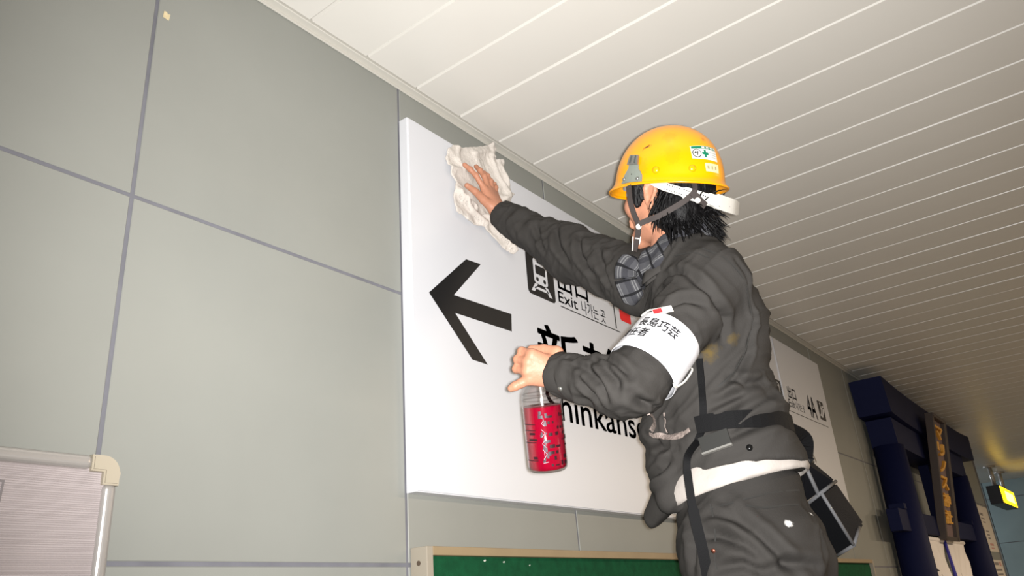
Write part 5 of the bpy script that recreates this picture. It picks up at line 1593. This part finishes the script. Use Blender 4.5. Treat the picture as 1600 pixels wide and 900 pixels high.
# black and silver print round the bottle
fc = q3.inverted() @ Vector(nrm(CAM-BB)); ang0 = math.atan2(fc.y, fc.x)
def bprint(name, marks, m, r=0.0429):
    V, F = [], []
    for (a0_, a1_, z0_, z1_) in marks:
        k_ = max(2, int(abs(a1_-a0_)/0.12)+1); b0 = len(V)
        for i in range(k_+1):
            a = ang0 + a0_ + (a1_-a0_)*i/k_
            V += [(r*math.cos(a), r*math.sin(a), z0_), (r*math.cos(a), r*math.sin(a), z1_)]
        for i in range(k_): F.append((b0+2*i, b0+2*i+2, b0+2*i+3, b0+2*i+1))
    return pyd(name, V, F, m, bot)
rb_ = random.Random(3)
marks = [(-0.25, 0.12, 0.02, 0.13)]
for i in range(9):
    z_ = 0.014+0.0125*i
    a_ = 0.18
    while a_ < 1.35:
        w_ = rb_.uniform(0.06, 0.3)
        if rb_.random() < 0.62: marks.append((a_, a_+w_, z_, z_+rb_.uniform(0.003, 0.009)))
        a_ += w_+rb_.uniform(0.03, 0.15)
    if rb_.random() < 0.6: marks.append((-1.2, -0.45, z_, z_+0.0018))
    if rb_.random() < 0.6: marks.append((rb_.uniform(-1.1, -.7), rb_.uniform(-.6, -.3), z_+0.004, z_+0.009))
M_BPRINT = mat('bottle_black_print', (40, 14, 20), 0.4)
tag(bprint('label_print', [m_ for m_ in marks if m_[0] != -0.25], M_BPRINT), kind='stuff')
cols_ = []
for i in range(26):
    z_ = rb_.uniform(0.018, 0.125); w_ = rb_.uniform(.04, .16); a_ = rb_.uniform(-.26, .10)
    cols_.append((a_, a_+w_, z_, z_+rb_.uniform(.003, .010)))
tag(bprint('label_print', cols_, mat('bottle_dark_print', (52, 40, 50), 0.4), 0.0431), kind='stuff')
zig = []
M_SILV = mat('bottle_silver_print', (170, 160, 170), 0.4)
def bline(pts_):
    V, F = tube_data([(0.0433*math.cos(ang0+a), 0.0433*math.sin(ang0+a), z) for a, z in pts_], 0.0006, 5); return V, F
VV, FF = [], []
for pts_ in ([(-.16, .030), (.02, .040), (-.16, .050)], [(-.10, .034), (-.10, .046)], [(.0, .054), (-.16, .062), (.0, .070)], [(-.16, .076), (.02, .084), (-.16, .092)], [(-.2, .022), (.06, .024)], [(.02, .098), (-.12, .104), (.02, .110)]):
    V, F = bline(pts_); b0 = len(VV); VV += V; FF += [tuple(i+b0 for i in f) for f in F]
tag(pyd('label_print', VV, FF, M_SILV, bot), kind='stuff')

# ---- the step he stands on (below the frame)
plat = empty('work_step', ((LAN+RAN)[0]/2, (LAN+RAN)[1]/2, 0))
tag(plat, 'aluminium work step the worker stands on', 'step')
pc = np.array([(LAN+RAN)[0]/2, (LAN+RAN)[1]/2+0.02])
put(box('deck', (pc[0]-0.27, pc[1]-0.24, FLOORZ-0.04), (pc[0]+0.27, pc[1]+0.24, FLOORZ), M_ALU, None, 0.006), plat)
for sx in (-1, 1):
    for sy in (-1, 1):
        V, F = tube_data([(pc[0]+sx*0.24, pc[1]+sy*0.20, FLOORZ-0.03), (pc[0]+sx*0.32, pc[1]+sy*0.26, 0.0)], 0.02, 10)
        put(pyd('leg', V, F, M_ALU, None, True), plat)
    put(box('tread', (pc[0]-0.27, pc[1]+sx*0.235-0.04, 0.33), (pc[0]+0.27, pc[1]+sx*0.235+0.04, 0.36), M_ALU, None, 0.004), plat)

shirt['label'] = 'white undershirt showing between jacket and trousers'
band['label'] = 'white armband with black lettering'
hair['label'] = 'black hair below the hat'
trousers['label'] = 'charcoal work trousers with white paint marks'
jacket['label'] = 'charcoal work jacket with stained side'
# loop that hangs the pouch from the belt
lp0 = bl0[int(np.argmin([np.linalg.norm(p-(Tp[0]+np.array([-0.05, -0.02, 0.03]))) for p in bl0]))]
lp1 = (Tp[0]+Tp[1])/2 + 0.012*fw
lpm = (lp0+lp1)/2 + np.array([0.02, -0.012, 0.012])
lps = spline([lp0, lpm, lp1, lp1*0.8+(A0*0.5+B0*0.5)*0.2], 6)
put(ribbon('belt_loop', lps, [nrm(CAM-p) for p in lps], 0.034, 0.003, M_WEB), pouch)
